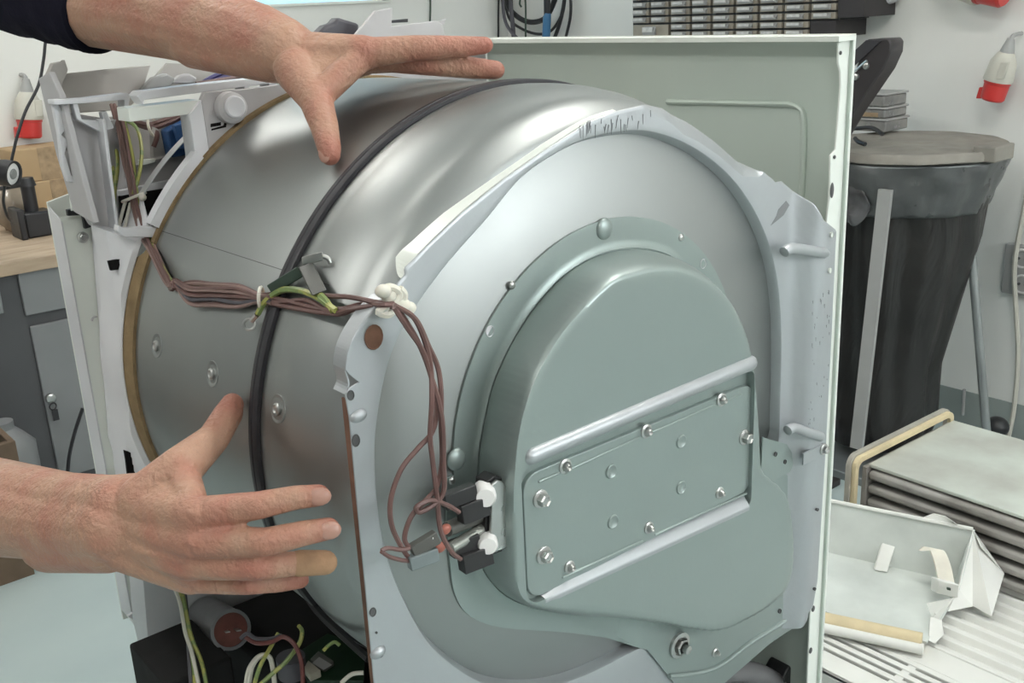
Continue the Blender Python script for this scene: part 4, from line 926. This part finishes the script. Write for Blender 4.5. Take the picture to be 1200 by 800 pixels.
# black tool adaptor standing on the bench
tc_ = at(46, 276, 2, bt); print('vise', tc_, 'bench', bt)
T_ = thing('table_vise', 'small black clamp tool standing on the wooden bench top', 'tool', (tc_.x, tc_.y, bt))
x0, y0 = tc_.x, tc_.y
MB().box((x0 - .05, y0 - .04, bt), (x0 + .03, y0 + .045, bt + .075)).build('body', 'black', T_, bevel=.006)
MB().box((x0 - .06, y0 - .06, bt), (x0 + .04, y0 - .04, bt + .09)).build('jaw', 'black', T_, bevel=.004)
MB().cyl((x0 - .01, y0 - .005, bt + .075), (x0 - .01, y0 - .005, bt + .16), .020, n=16).build('neck', 'black', T_, smooth=True)
MB().cyl((x0 - .01, y0 - .005, bt + .15), (x0 - .01, y0 - .005, bt + .175), .026, .020, n=16).build('collar', 'black', T_, smooth=True)
MB().tube([(x0 + .01, y0 - .10, bt + .155), (x0 - .01, y0 - .005, bt + .155)], .006, 8).build('handle', 'black', T_, smooth=True)
# work lamp head and its cord
lh = at(10, 203, 0, -2.30); ld = Vector((.55, .45, -.12)).normalized()
WL = thing('work_lamp', 'black cylindrical work lamp head with pale front lens at the left edge', 'lamp', lh)
MB().lathe([(-.12, .001), (-.12, .022), (-.06, .026), (-.01, .034), (.016, .034), (.016, .029), (.008, .027)], lh, ld, 28).build('lamp_head', 'black', WL, smooth=True, angle=40)
MB().lathe([(.010, .0285), (.012, .024), (.013, .0001)], lh, ld, 24).build('lens', 'ceramic', WL, smooth=True)
MB().lathe([(.0132, .014), (.016, .012), (.016, .0001)], lh, ld, 20).build('bulb_guard', 'wiregrey', WL, smooth=True)
wire('lamp_cord', [at(61, 28, 0, -2.30), at(54, 45, 0, -2.30), at(51, 70, 0, -2.30), at(45, 100, 0, -2.30), at(30, 130, 0, -2.30), at(20, 160, 0, -2.30), at(13, 190, 0, -2.30)], .004, 'black', WL)
wire('lamp_cord', [at(6, 214, 0, -2.33), at(4, 235, 0, -2.35), at(8, 252, 0, -2.38), at(14, 260, 0, -2.42)], .004, 'black', WL)
wire('hanger_cord', [at(61, 28, 0, -2.30), at(66, 0, 0, -2.30), Vector((-2.30, at(70, 0, 0, -2.3).y, CZ))], .003, 'black', WL)
# mains plugs on the walls
def cee(px, py, ax, v, k, tilt, label, n_out, front_y=None):
    c = at(px, py, ax, v); up = Vector((0, 0, 1)); side = Vector((0, 1, 0)) if ax == 0 else Vector((1, 0, 0))
    a = (up * math.cos(tilt) + side * math.sin(tilt)).normalized()
    t = thing('mains_plug', label, 'plug', c)
    MB().lathe([(-.055 * k, .001), (-.055 * k, .026 * k), (-.050 * k, .030 * k), (-.012 * k, .032 * k), (-.010 * k, .034 * k), (-.004 * k, .034 * k)], c, a, 28).build('red_collar', 'redplug', t, smooth=True, angle=35)
    MB().obox(c - a * .036 * k - side * .033 * k, side * .008 * k, a * .015 * k, side.cross(a) * .009 * k).build('red_latch', 'redplug', t, bevel=.002)
    MB().lathe([(-.004 * k, .001), (-.004 * k, .037 * k), (.0, .038 * k), (.045 * k, .033 * k), (.066 * k, .022 * k), (.07 * k, .018 * k), (.07 * k, .001)], c, a, 24).build('grip', 'plugbody', t, smooth=True, angle=35)
    MB().lathe([(.068 * k, .018 * k), (.075 * k, .017 * k), (.105 * k, .009 * k), (.105 * k, .001)], c, a, 16).build('cable_gland', 'plugneck', t, smooth=True, angle=35)
    MB().obox(c + a * .025 * k + side * .018 * k + n_out * .03 * k, side * .010 * k, a * .022 * k, n_out * .006 * k).build('side_cover', 'plugbody', t, bevel=.002)
    wire('cord', [c + a * .10 * k, c + a * .112 * k - n_out * .01 * k, c + a * .115 * k - n_out * .05 * k], .006 * k, 'plugneck', t)
    return t
cee(1170, 93, 1, WY - .06, 1.08, .22, 'red and beige mains plug hanging alone on the right wall', Vector((0, -1, 0)))
c_ = cee(1148, -18, 1, WY - .07, 1.5, -1.3, 'red mains plug cut off by the top edge above the hanging plug', Vector((0, -1, 0)))
cee(34, 138, 0, WX + .05, 1.15, .1, 'red and beige mains plug behind the upright grey fascia', Vector((1, 0, 0)))
# cable on the floor at the left
tag(wire('floor_cable', [at(-60, 640, 2, FZ + .012), at(-10, 668, 2, FZ + .012), at(15, 664, 2, FZ + .012), at(32, 655, 2, FZ + .012), at(60, 636, 2, FZ + .012)], .012, 'black'), 'thick black cable lying on the pale floor under the forearm', 'cable')
a = at(503, -40, 0, WX + .012); b = at(503, 60, 0, WX + .012)
tag(wire('wall_wire', [Vector((a.x, a.y, CZ)), a, b, Vector((b.x, b.y, .3))], .004, 'conngreen'), 'thin dark wire running straight down the left wall beside the corner', 'wire')
# ================================================================== back wall: hanging cables
HY = WY - .06
hk = thing('wall_hook', 'black wall hook carrying the hanging cables', 'hook', at(610, -12, 1, WY))
h0 = at(598, -14, 1, HY); MB().tube(spline([Vector((h0.x, WY, h0.z)), h0, h0 + Vector((0, -.05, .0)), h0 + Vector((0, -.055, .03))], 4), .006, 8).build('prong', 'black', hk, smooth=True)
h1 = at(650, -14, 1, HY); MB().tube(spline([Vector((h1.x, WY, h1.z)), h1, h1 + Vector((0, -.05, .0)), h1 + Vector((0, -.055, .03))], 4), .006, 8).build('prong', 'black', hk, smooth=True)
MB().box((h0.x - .05, WY - .012, h0.z - .02), (h1.x + .05, WY, h0.z + .02)).build('rail', 'black', hk)
cabs = [('wide coiled black cable forming the lowest loop on the wall hook', [(592, -14), (596, 8), (610, 22), (625, 26), (640, 20), (650, 0), (652, -14)], .011, 'black', 0),
        ('second coiled black cable inside the lowest loop on the hook', [(590, -14), (596, 20), (612, 34), (632, 40), (648, 34), (660, 12), (662, -14)], .006, 'black', .02),
        ('thin black cable hanging furthest right on the wall hook', [(668, -14), (669, 5), (668, 22), (663, 44), (656, 70)], .006, 'black', .0),
        ('thick black cable hanging second from the right on the hook', [(663, -14), (660, 10), (655, 30), (648, 50), (640, 75)], .008, 'black', -.01),
        ('straight thin black cable hanging furthest left on the hook', [(581, -14), (582, 10), (581, 30), (580, 55), (580, 75)], .006, 'black', .01),
        ('thin black cable second from the left on the hook', [(585, -14), (584, 15), (584, 40), (583, 75)], .004, 'black', .0),
        ('purple grey braided cable hanging on the hook', [(598, -14), (599, 10), (601, 32), (603, 60), (604, 75)], .009, 'cablegrey', -.02),
        ('dark grey cable running behind the braided cable', [(588, -14), (591, 20), (598, 36), (612, 52), (618, 75)], .007, 'cablegrey', -.045),
        ('green wire with a hooked end hanging inside the cable loop', [(611, 8), (609, 4), (611, -4), (615, -4), (616, 10), (616, 30), (616, 75)], .004, 'conngreen', -.03)]
for lb, pp, r, mt, dy in cabs:
    tag(wire('hanging_cable', [at(a, b, 1, HY + dy) for a, b in pp], r, mt, None, n=8), lb, 'cable', 'cables on the wall hook')
bt_ = thing('blue_tool', 'tool with black shaft and bright blue handle hanging among the cables', 'tool', at(641, 40, 1, HY - .05))
MB().tube([at(641, -14, 1, HY - .05), at(641, 20, 1, HY - .05)], [.014, .013], 14).build('shaft', 'black', bt_, smooth=True)
MB().tube(spline([at(641, 18, 1, HY - .05), at(641, 21, 1, HY - .05), at(640, 44, 1, HY - .05), at(640, 75, 1, HY - .05)], 3), .0165, 16).build('handle', 'bluehandle', bt_, smooth=True)
# ================================================================== small parts drawer cabinet on the back wall
OY = WY - .17
def xz(px, py): p = at(px, py, 1, OY); return p.x, p.z
cols = [xz(px, 25)[0] for px in (741, 762, 785, 810, 834, 861, 889, 918, 949, 981, 1012)]
zr = [xz(850, py)[1] for py in (-12, 7, 26, 44)]
zr = [zr[0], zr[1], zr[2], zr[3]]
OC = thing('parts_cabinet', 'wall cabinet of small brown plastic parts drawers with white labels', 'cabinet', (cols[4], OY + .08, zr[3]))
xa, xb = cols[0] - .006, cols[9] + .004
MB().box((xa, OY + .010, zr[3] - .004), (cols[8] + .002, WY, zr[0])).box((cols[8], OY + .010, zr[2] - .001), (cols[9] + .002, WY, zr[0])).build('frame', 'black', OC)
MB().box((cols[9] + .002, OY, zr[2] + .006), (cols[10], WY, zr[0])).build('side_block', 'darkbar', OC)
MB().box((cols[8] + .002, OY + .002, zr[3] - .002), (cols[9] - .006, WY, zr[2] - .002)).build('empty_bay', 'darkbar', OC)
def drawer(x0, x1, z0, z1):
    g = .0055; o = MB().box((x0 + g, OY - .002, z0 + g * .6), (x1 - g, OY + .02, z1 - g * .6)).build('drawer', 'drawer', OC)
    w_ = x1 - x0; h = z1 - z0; xc = (x0 + x1) / 2; hw = min(w_ * .36, .030); zt_ = z1 - h * .18; zb = z0 + h * .22
    MB().prism([(xc - hw, OY - .002, zb + h * .05), (xc - hw * .9, OY - .014, zb), (xc - hw * .9, OY - .016, zb + h * .2), (xc - hw, OY - .002, zt_)], (hw * 1.9, 0, 0)).build('label_holder', 'plugneck', o)
    MB().box((xc - hw * .85, OY - .0175, zb + h * .22), (xc + hw * .7, OY - .0145, zb + h * .55)).build('paper_label', 'label', o)
for r in range(3):
    for c in range(9):
        if r == 2 and c in (0, 1, 8): continue
        zm = (zr[r] + zr[r + 1]) / 2
        drawer(cols[c], cols[c + 1], zm, zr[r]); drawer(cols[c], cols[c + 1], zr[r + 1], zm)
drawer(cols[0], cols[2], zr[3], zr[2])
# white fitting at the top edge
wf = at(1035, -3, 1, WY - .03)
tag(MB().ell(wf, (.055, 0, 0), (0, .03, 0), (0, 0, .022), 20, 10).box((wf.x - .05, WY - .03, wf.z), (wf.x + .04, WY, wf.z + .06)).build('wall_fitting', 'whitepanel', None, smooth=True, angle=40), 'white rounded wall fitting cut off by the top edge beside the drawer cabinet', 'fitting')
# ================================================================== black tilted bar, clear boxes
KY2 = 2.02
TBm = thing('hinged_bar', 'black tilted metal bar with two bright screws behind the white corner', 'bar', at(985, 140, 1, KY2))
q = pl([(985, 125), (1016, 46), (1041, 45), (1044, 50), (1043, 62), (1034, 82), (998, 135), (975, 175), (955, 175)], 1, KY2)
MB().prism(q, (0, .06, 0)).build('bar', 'darkbar', TBm, bevel=.004)
pb_ = at(960, 172, 1, KY2 + .03); MB().box((pb_.x - .03, KY2 + .012, FZ), (pb_.x + .03, KY2 + .048, pb_.z + .02)).build('post', 'darkbar', TBm, bevel=.003)
MB().box((pb_.x - .15, KY2 - .10, FZ), (pb_.x + .10, KY2 + .06, FZ + .02)).build('foot_plate', 'darkbar', TBm, bevel=.003)
MB().prism(pl([(984, 75), (1015, 47), (1032, 48), (985, 92)], 1, KY2 - .004), (0, .003, 0)).build('top_strip', 'rubber', TBm)
MB().tube(pl([(985, 98), (1016, 71)], 1, KY2 - .004), .0035, 8).build('bright_trim', 'zinc', TBm, smooth=True)
for px, py in ((1015, 77), (1003, 90)): MB().lathe([(0, .009), (.004, .008), (.006, .004), (.006, .0001)], at(px, py, 1, KY2), (0, -1, 0), 14).build('screw', 'zinc', TBm, smooth=True)
SY = 2.33
sc_ = at(1066, 186, 1, SY); LZ_ = sc_.z; SRx = (at(1166, 186, 1, SY).x - at(966, 186, 1, SY).x) / 2
lidz = LZ_
bzz = at(1066, 165, 1, SY).z + .002
for k, (pa, pb, mt, lb) in enumerate([((990, 128), (1038, 146), 'clearbox', 'lowest clear plastic sorting box of the stack on the bin lid'), ((992, 111), (1037, 126), 'clearbox', 'clear plastic sorting box with brown contents in the middle of the stack'), ((994, 92), (1037, 109), 'clearbox', 'topmost clear plastic sorting box under the tilted black bar')]):
    A = at(*pa, 1, 2.44); B = at(*pb, 1, 2.44); hb = A.z - B.z; B.z = bzz; A.z = bzz + hb; bzz = A.z + .001
    t = thing('sorting_box', lb, 'box', ((A.x + B.x) / 2, 2.5, B.z), 'clear sorting boxes')
    MB().box((A.x - .1, 2.44, B.z), (B.x, 2.56, A.z - .006)).build('tray', mt, t, bevel=.004)
    MB().box((A.x - .104, 2.436, A.z - .006), (B.x + .004, 2.564, A.z)).build('box_lid', 'plugneck', t, bevel=.002)
    if k == 1: MB().box((A.x - .02, 2.4385, B.z + .004), (B.x - .02, 2.4395, (A.z + B.z) / 2)).build('contents', 'sawbrown', t)
shelf = at(1015, 148, 1, 2.44)
# ================================================================== waste bag stand
WS = thing('waste_bag_stand', 'round waste bag stand with tubular legs and dusty grey flat lid', 'bin', (sc_.x, SY, FZ))
R1 = SRx
cx = sc_.x
lz = at(1066, 165, 1, SY).z
lid = MB()
prf = [(0.0, R1 * .97), (.004, R1), (.020, R1 * .995), (.027, R1 * .97), (.024, R1 * .93)] + [(.025, R1 * q) for q in (.86, .78, .7, .62, .54, .46, .38, .3, .2, .1, .005)]
lid.lathe([(a, b) for a, b in prf], (cx, SY, lz - .03), (0, 0, 1), 72)
for i, q in enumerate(lid.v):
    r_ = math.hypot(q.x - cx, q.y - SY); nn = noise.noise(q * 9) * .8 + noise.noise(q * 24) * .5
    if r_ < R1 * .9: q.z += .009 * nn
    else: q.z += .003 * nn
lid.build('lid', 'lid', WS, smooth=True, angle=50)
MB().obox((cx + R1 * .95, SY - .02, lz - .01), (.03, 0, 0), (0, .05, 0), (0, 0, .02)).build('lid_hinge', 'lid', WS, bevel=.004)
MB().torus((cx, SY, lz - .042), (0, 0, 1), R1 * .93, .010, 48, 8).build('support_ring', 'tube', WS, smooth=True)
def leg(pt, pb, z1):
    a = at(*pt, 1, SY - .17); b = at(*pb, 2, FZ); a.z = min(a.z, lz - .05)
    MB().tube([a, b], .013, 10).build('leg', 'tube', WS, smooth=True)
a = at(1038, 222, 1, SY - R1 * .96); b = at(1004, 525, 1, SY - R1 * .96); MB().obox((a + b) / 2, (b - a) / 2, Vector((.018, 0, 0)), Vector((0, .006, 0))).build('flat_leg', 'plugneck', WS)
a = at(1134, 240, 1, SY + .02); b = at(1156, 505, 1, SY + .02); b.z = max(b.z, FZ); MB().tube([a, b], .012, 10).build('leg', 'tube', WS, smooth=True)
MB().tube([(cx - R1 * .7, SY + .1, lz - .05), (cx - R1 * .8, SY + .12, FZ)], .012, 10).build('leg', 'tube', WS, smooth=True)
MB().box((cx - R1, SY - .22, FZ), (cx + R1 * .9, SY + .2, FZ + .025)).build('base_plate', 'tube', WS, bevel=.004)
# bag: grey cuff and black hanging body with folds
def bagmesh(prof, name, mt, parent, fold, n=110):
    m_ = MB(); K = len(prof)
    for (z, rx, ry, ox, fa) in prof:
        for j in range(n):
            q = 2 * PI * j / n
            f_ = 1 + fa * (math.sin(q * 9 + z * 4) * .6 + math.sin(q * 17 + 1.3 + z * 7) * .4 + fold * math.sin(q * 5 + 2 + z * 3))
            v_ = Vector((cx + ox + rx * f_ * math.cos(q), SY + ry * f_ * math.sin(q), z)); nn = noise.noise(v_ * 16) + .6 * noise.noise(v_ * 38)
            v_ += Vector((math.cos(q), math.sin(q), .5)) * (.008 * nn if fold > .7 else .004 * nn); m_.v.append(v_)
    for i in range(K - 1):
        for j in range(n): m_.f.append((i * n + j, i * n + (j + 1) % n, (i + 1) * n + (j + 1) % n, (i + 1) * n + j))
    m_.f.append(tuple((K - 1) * n + j for j in range(n)))
    return m_.build(name, mt, parent, smooth=True, angle=180)
BG = thing('waste_bag', 'black plastic waste bag hanging full length from the round stand', 'bag', (cx, SY, FZ))
H_ = lz - .04 - FZ
bagmesh([(FZ + .05 + H_ * t, R1 * a, R1 * a * .92, o, f_) for t, a, o, f_ in ((.86, .90, 0, .02), (.80, .85, -.005, .04), (.7, .84, -.01, .06), (.5, .76, -.03, .06), (.3, .68, -.05, .055), (.12, .68, -.05, .04), (.02, .60, -.05, .02))], 'bag_body', 'bagblack', BG, .5)
bagmesh([(lz - .036 - .135 * t / 12, R1 * (1.0 - .13 * (t / 12) ** 1.3), R1 * (1.0 - .13 * (t / 12) ** 1.3), -.01 * t / 12, .002 + .025 * t / 12) for t in range(13)], 'bag_cuff', 'baggrey', BG, .8, 160)
fs = MB().ell(at(1000, 238, 1, SY - R1 * .93), (.045, 0, 0), (0, .010, 0), (0, 0, .055), 24, 16)
for q in fs.v: q += noise.noise_vector(q * 30) * .012
fs.build('film_scrap', 'film', BG, smooth=True, angle=180)
tag(wire('lid_strap', [at(985, 153, 1, SY), at(1008, 150, 1, SY - .02), at(1022, 150, 1, SY - .05), at(1034, 157, 1, SY - .1)], .006, 'black'), 'short black strap lying across the dusty bin lid', 'strap')
tag(wire('lid_clip', [at(1002, 162, 1, SY - .12), at(1006, 166, 1, SY - .14), at(1014, 169, 1, SY - .15)], .006, 'black'), 'small black clip on the front of the bin lid', 'clip')
# ================================================================== socket, cords on the right wall
sk = thing('wall_socket', 'grey double wall socket at the right edge', 'socket', at(1190, 318, 1, WY))
A = at(1178, 285, 1, WY - .02); B = at(1216, 350, 1, WY - .02)
MB().box((A.x, WY - .02, B.z), (B.x, WY, A.z)).build('plate', 'plugneck', sk, bevel=.004)
for py in (303, 333):
    c = at(1198, py, 1, WY - .021); MB().torus(c, (0, 1, 0), .026, .004, 24, 6).build('socket_ring', 'label', sk, smooth=True)
    MB().lathe([(.0, .024), (-.002, .012), (-.002, .0001)], c, (0, -1, 0), 20).build('socket_well', 'plugneck', sk, smooth=True)
    for s_ in (-1, 1): MB().cyl(c + Vector((.010 * s_, -.003, 0)), c + Vector((.010 * s_, .004, 0)), .004, n=10).build('pin_hole', 'socketdark', sk)
tag(wire('power_cable', [at(1206, 210, 1, WY - .03), at(1200, 245, 1, WY - .03), at(1189, 310, 1, WY - .04), at(1191, 370, 1, WY - .04), at(1193, 420, 1, WY - .03), at(1188, 480, 1, WY - .03), at(1181, 515, 1, WY - .05), at(1179, 524, 1, WY - .08)], .007, 'plugbody'), 'long beige mains cord hanging down past the wall socket', 'cord')
tag(wire('wall_cable', [at(1130, 456, 1, WY - .02), at(1129, 470, 1, WY - .02), at(1128, 486, 1, WY - .02)], .005, 'plugneck'), 'short pale cord on the grey wall band beside the bin leg', 'cord')
fb = at(1168, 500, 1, WY - .14)
tag(MB().ell((fb.x, WY - .14, fb.z), (.035, 0, 0), (0, .035, 0), (0, 0, .032), 16, 10).tube([(fb.x, WY - .14, fb.z), (fb.x + .02, WY - .14, FZ)], .02, 10).build('black_knob', 'black', None, smooth=True, angle=60), 'round black caster knob on the floor near the beige cord', 'knob')
# ================================================================== right foreground: louvred cover, tray, condenser
ZB = -.20
CT = thing('shade_block', 'dark block added under the white louvred cover for the shade there', 'crate', (0.1, 1.2, FZ))
p0 = at(968, 742, 2, ZB); p1 = at(1085, 700, 2, ZB)
LC = thing('louvred_cover', 'white plastic louvred machine cover lying flat at lower right', 'cover', (0.15, 1.15, ZB))
yL = at(1030, 790, 2, ZB).y; y0 = yL - .055
xL, xR = -.50, .55; yR = at(1200, 700, 2, ZB).y + .18
MB().box((xL, y0, FZ), (xR, yR, ZB - .05)).build('block_body', 'blackmatte', CT)  # added block under the cover, black for the shadow beneath it
MB().box((xL - .01, y0 - .005, ZB - .07), (xR, y0 + .01, ZB - .05)).build('block_rim', 'blackmatte', CT)
sy = [at(px, py, 2, ZB).y for px, py in ((1030, 765), (1045, 760), (1060, 757), (1075, 752))]
# frame of the cover with open slots, then ribbed field
ys = y0 + .050; ng = 4; pitch = .020; slot = .008
mbf = MB(); mbf.box((xL, y0, ZB - .05), (xR, y0 + .006, ZB)); mbf.box((xL, y0, ZB - .008), (xR, ys, ZB))
yend = ys + ng * pitch
mbf.box((xL, yend, ZB - .008), (xR, yend + .06, ZB)); mbf.box((xL, yR - .01, ZB - .05), (xR, yR, ZB)); mbf.box((xL, yend + .06, ZB - .016), (xR, yR, ZB - .012))
mbf.build('cover_frame', 'traywhite', LC, bevel=.002)
for k in range(ng):
    a = ys + k * pitch + slot; MB().box((xL, a, ZB - .008), (xR, a + pitch - slot, ZB)).build('slat', 'traywhite', LC, bevel=.0015)
x_ = xL + .02
while x_ < xR:
    MB().box((x_, ys - .002, ZB - .010), (x_ + .014, yend + .004, ZB - .002)).build('cross_bar', 'traywhite', LC); x_ += .16
MB().box((xL, y0 + .006, ZB - .049), (xR, yend, ZB - .045)).build('shade_floor', 'voidshade', LC)  # dark sheet puts the shade beneath the slots into colour
yy = yend + .06
while yy < yR - .02:
    MB().prism([(xL, yy, ZB - .012), (xL, yy + .004, ZB - .001), (xL, yy + .010, ZB), (xL, yy + .030, ZB - .012)], (xR - xL, 0, 0)).build('louvre', 'traywhite', LC, bevel=.001); yy += .034
# condenser block with gasket frame
CN = thing('condenser', 'dusty aluminium condenser block with beige gasket frame behind the tray', 'condenser', (-.1, 1.6, ZB))
zt2 = ZB + .16
A = at(1008, 543, 2, zt2); B = at(1112, 490, 2, zt2); e1 = (B - A); L1 = e1.length; e1.normalize(); e2 = Vector((e1.y, -e1.x, 0))
if (at(1200, 640, 2, zt2) - A).dot(e2) < 0: e2 = -e2
L2_ = .42
up = Vector((0, 0, 1))
def cnb(u0, u1, v0, v1, z0, z1, name, mt, bev=.0):
    c = A + e1 * ((u0 + u1) / 2) + e2 * ((v0 + v1) / 2); c.z = (z0 + z1) / 2
    return MB().obox(c, e1 * ((u1 - u0) / 2), e2 * ((v1 - v0) / 2), up * ((z1 - z0) / 2)).build(name, mt, CN, bevel=bev)
cnb(0.012, L1 - .002, .012, L2_, zt2 - .008, zt2, 'top_plate', 'condenser', .002)
cnb(0.03, L1 - .03, .02, L2_ - .01, ZB, zt2 - .008, 'core', 'blackmatte')
nf = 5
for k in range(nf):
    z1 = zt2 - .012 - k * .031; cnb(0.004, L1 - .004, .016, L2_, z1 - .020, z1, 'tube_row', 'fin', .007)
cnb(0.0, L1, L2_ - .02, L2_, ZB, zt2 - .002, 'end_plate', 'fin', .003)
fr = rrect(-.02, L1 + .012, -.0, zt2 - ZB + .030, .025)
def frm(v0, v1, inset, name, mt):
    o_ = rrect(-.028 + inset, L1 + .016 - inset, inset, zt2 - ZB + .022 - inset, .025 - inset); i_ = rrect(-.028 + inset + .012, L1 + .016 - inset - .012, .012 + inset, zt2 - ZB + .022 - inset - .012, .016)
    m_ = MB(); n = len(o_)
    def W(u, z, v): q = A + e1 * u + e2 * v; q.z = ZB + z; return q
    m_.v = [W(u, z, v0) for u, z in o_] + [W(u, z, v0) for u, z in i_] + [W(u, z, v1) for u, z in o_] + [W(u, z, v1) for u, z in i_]
    for i in range(n):
        j = (i + 1) % n; m_.f += [(i, j, n + j, n + i), (2 * n + i, 2 * n + j, 3 * n + j, 3 * n + i), (i, j, 2 * n + j, 2 * n + i), (n + i, n + j, 3 * n + j, 3 * n + i)]
    return m_.build(name, mt, CN, bevel=.001)
frm(-.016, -.004, 0, 'outer_frame', 'gasketgrey'); frm(-.004, .006, .004, 'gasket', 'gasket')
cnb(.0, L1 - .012, .006, .016, ZB + .01, zt2 - .004, 'frame_plate', 'fin')
# white tray with catch, lying tilted on the cover
TT = thing('plastic_tray', 'white open plastic tray with yellowed gasket edge lying on the louvred cover', 'tray', (-.1, 1.1, ZB))
hT = .115
Fl = at(940, 708, 2, ZB + .012); Fr = at(1086, 752, 2, ZB + .012)
Bl = at(940, 580, 2, ZB + hT); Br = at(1140, 620, 2, ZB + hT); Bl0 = Bl.copy(); Br0 = Br.copy()
Bl0.z = Br0.z = ZB + .012; Bl0 = Bl0 + (Fl - Bl0) * .10; Br0 = Br0 + (Fr - Br0) * .10
n_ = Vector((0, 0, -.004))
MB().prism([Fl, Fr, Br0, Bl0], n_).build('floor_panel', 'tray', TT)
wd = (Bl - Fl); wd.z = 0; wd.normalize()
MB().prism([Bl0, Br0, Br, Bl], wd * .004).build('back_wall', 'tray', TT)
ex = (Br - Bl).normalized()
MB().tube([Bl, Br], .0045, 8).build('rim', 'traywhite', TT, smooth=True)
Sm = at(1118, 688, 2, ZB + .012)
bump = [at(1118, 614, 2, ZB + hT), at(1098, 606, 2, ZB + hT + .012), at(1090, 603, 2, ZB + hT + .012), at(1082, 608, 2, ZB + hT)]
MB().prism([at(1078, 608, 2, ZB + hT), at(1125, 617, 2, ZB + hT), at(1118, 612, 2, ZB + hT + .012), at(1108, 605, 2, ZB + hT + .014), at(1094, 602, 2, ZB + hT + .014)], wd * .003).build('rim_tab', 'traywhite', TT)
S1 = at(1122, 690, 2, ZB + .045)
MB().prism([Br, Br0 + Vector((0, 0, .0)), at(1112, 700, 2, ZB + .012), S1], ex * .004).build('end_wall', 'tray', TT)
# outer flared end
E1 = at(1176, 672, 2, ZB + .04); E2 = at(1162, 722, 2, ZB + .012); E3 = at(1140, 710, 2, ZB + .012); E4 = S1
MB().add([Br, E1, E2, E3, E4, at(1150, 640, 2, ZB + hT * .85)], [(0, 5, 1), (0, 1, 2), (0, 2, 3), (0, 3, 4)]).build('flared_end', 'traywhite', TT, solid=.004)
MB().add([E4, E3, at(1110, 716, 2, ZB + .012)], [(0, 1, 2)]).build('flare_gusset', 'traywhite', TT, solid=.004)
# yellowed gasket along the front edge
g0 = at(940, 722, 2, ZB + .018); g1 = at(1080, 752, 2, ZB + .018)
MB().tube([g0, g1], .016, 12).build('front_gasket', 'gasket', TT, smooth=True)
MB().tube([g0 + Vector((.01, -.012, -.004)), g1 + Vector((.01, -.012, -.004))], .010, 10).build('front_lip', 'traywhite', TT, smooth=True)
# latch lever
lv = spline([at(1078, 645, 2, ZB + .085), at(1092, 642, 2, ZB + .09), at(1098, 646, 2, ZB + .088), at(1104, 662, 2, ZB + .075), at(1108, 682, 2, ZB + .055)], 5)
m_ = MB()
for i, p in enumerate(lv):
    w_ = .003 + .011 * min(1, i / 5); u = ex * w_
    m_.v += [p - u, p + u, p + u + Vector((.004, -.004, .003)), p - u + Vector((.004, -.004, .003))]
for i in range(len(lv) - 1):
    for k in range(4): m_.f.append((4 * i + k, 4 * i + (k + 1) % 4, 4 * i + 4 + (k + 1) % 4, 4 * i + 4 + k))
m_.build('latch_lever', 'natural', TT, smooth=True, angle=40)
c = at(1107, 688, 2, ZB + .05); MB().obox(c, ex * .018, Vector((.010, -.006, .003)), Vector((0, 0, .014))).build('latch_block', 'traywhite', TT, bevel=.002)
MB().obox(c + Vector((.012, -.009, .006)), ex * .003, Vector((.0012, -.001, 0)), Vector((0, 0, .002))).build('green_mark', 'conngreen', TT)
MB().prism([at(1086, 706, 2, ZB + .045), at(1118, 700, 2, ZB + .045), at(1100, 724, 2, ZB + .012), at(1092, 722, 2, ZB + .012)], (.003, -.006, .002)).build('latch_tongue', 'traywhite', TT)
MB().prism([at(1090, 722, 2, ZB + .02), at(1104, 726, 2, ZB + .02), at(1106, 742, 2, ZB + .005), at(1096, 752, 2, ZB + .005), at(1088, 748, 2, ZB + .008)], (.004, -.008, .002)).build('broken_corner', 'traywhite', TT, bevel=.001)
MB().prism([at(1024, 668, 2, ZB + .014), at(1040, 671, 2, ZB + .014), at(1050, 638, 2, ZB + .055), at(1034, 635, 2, ZB + .055)], wd * .01).build('inner_rib', 'traywhite', TT, bevel=.002)
for o in bpy.data.objects:
    if o.type == 'MESH' and o.parent is None and 'label' not in o.keys() and 'kind' not in o.keys(): print('UNTAGGED', o.name)
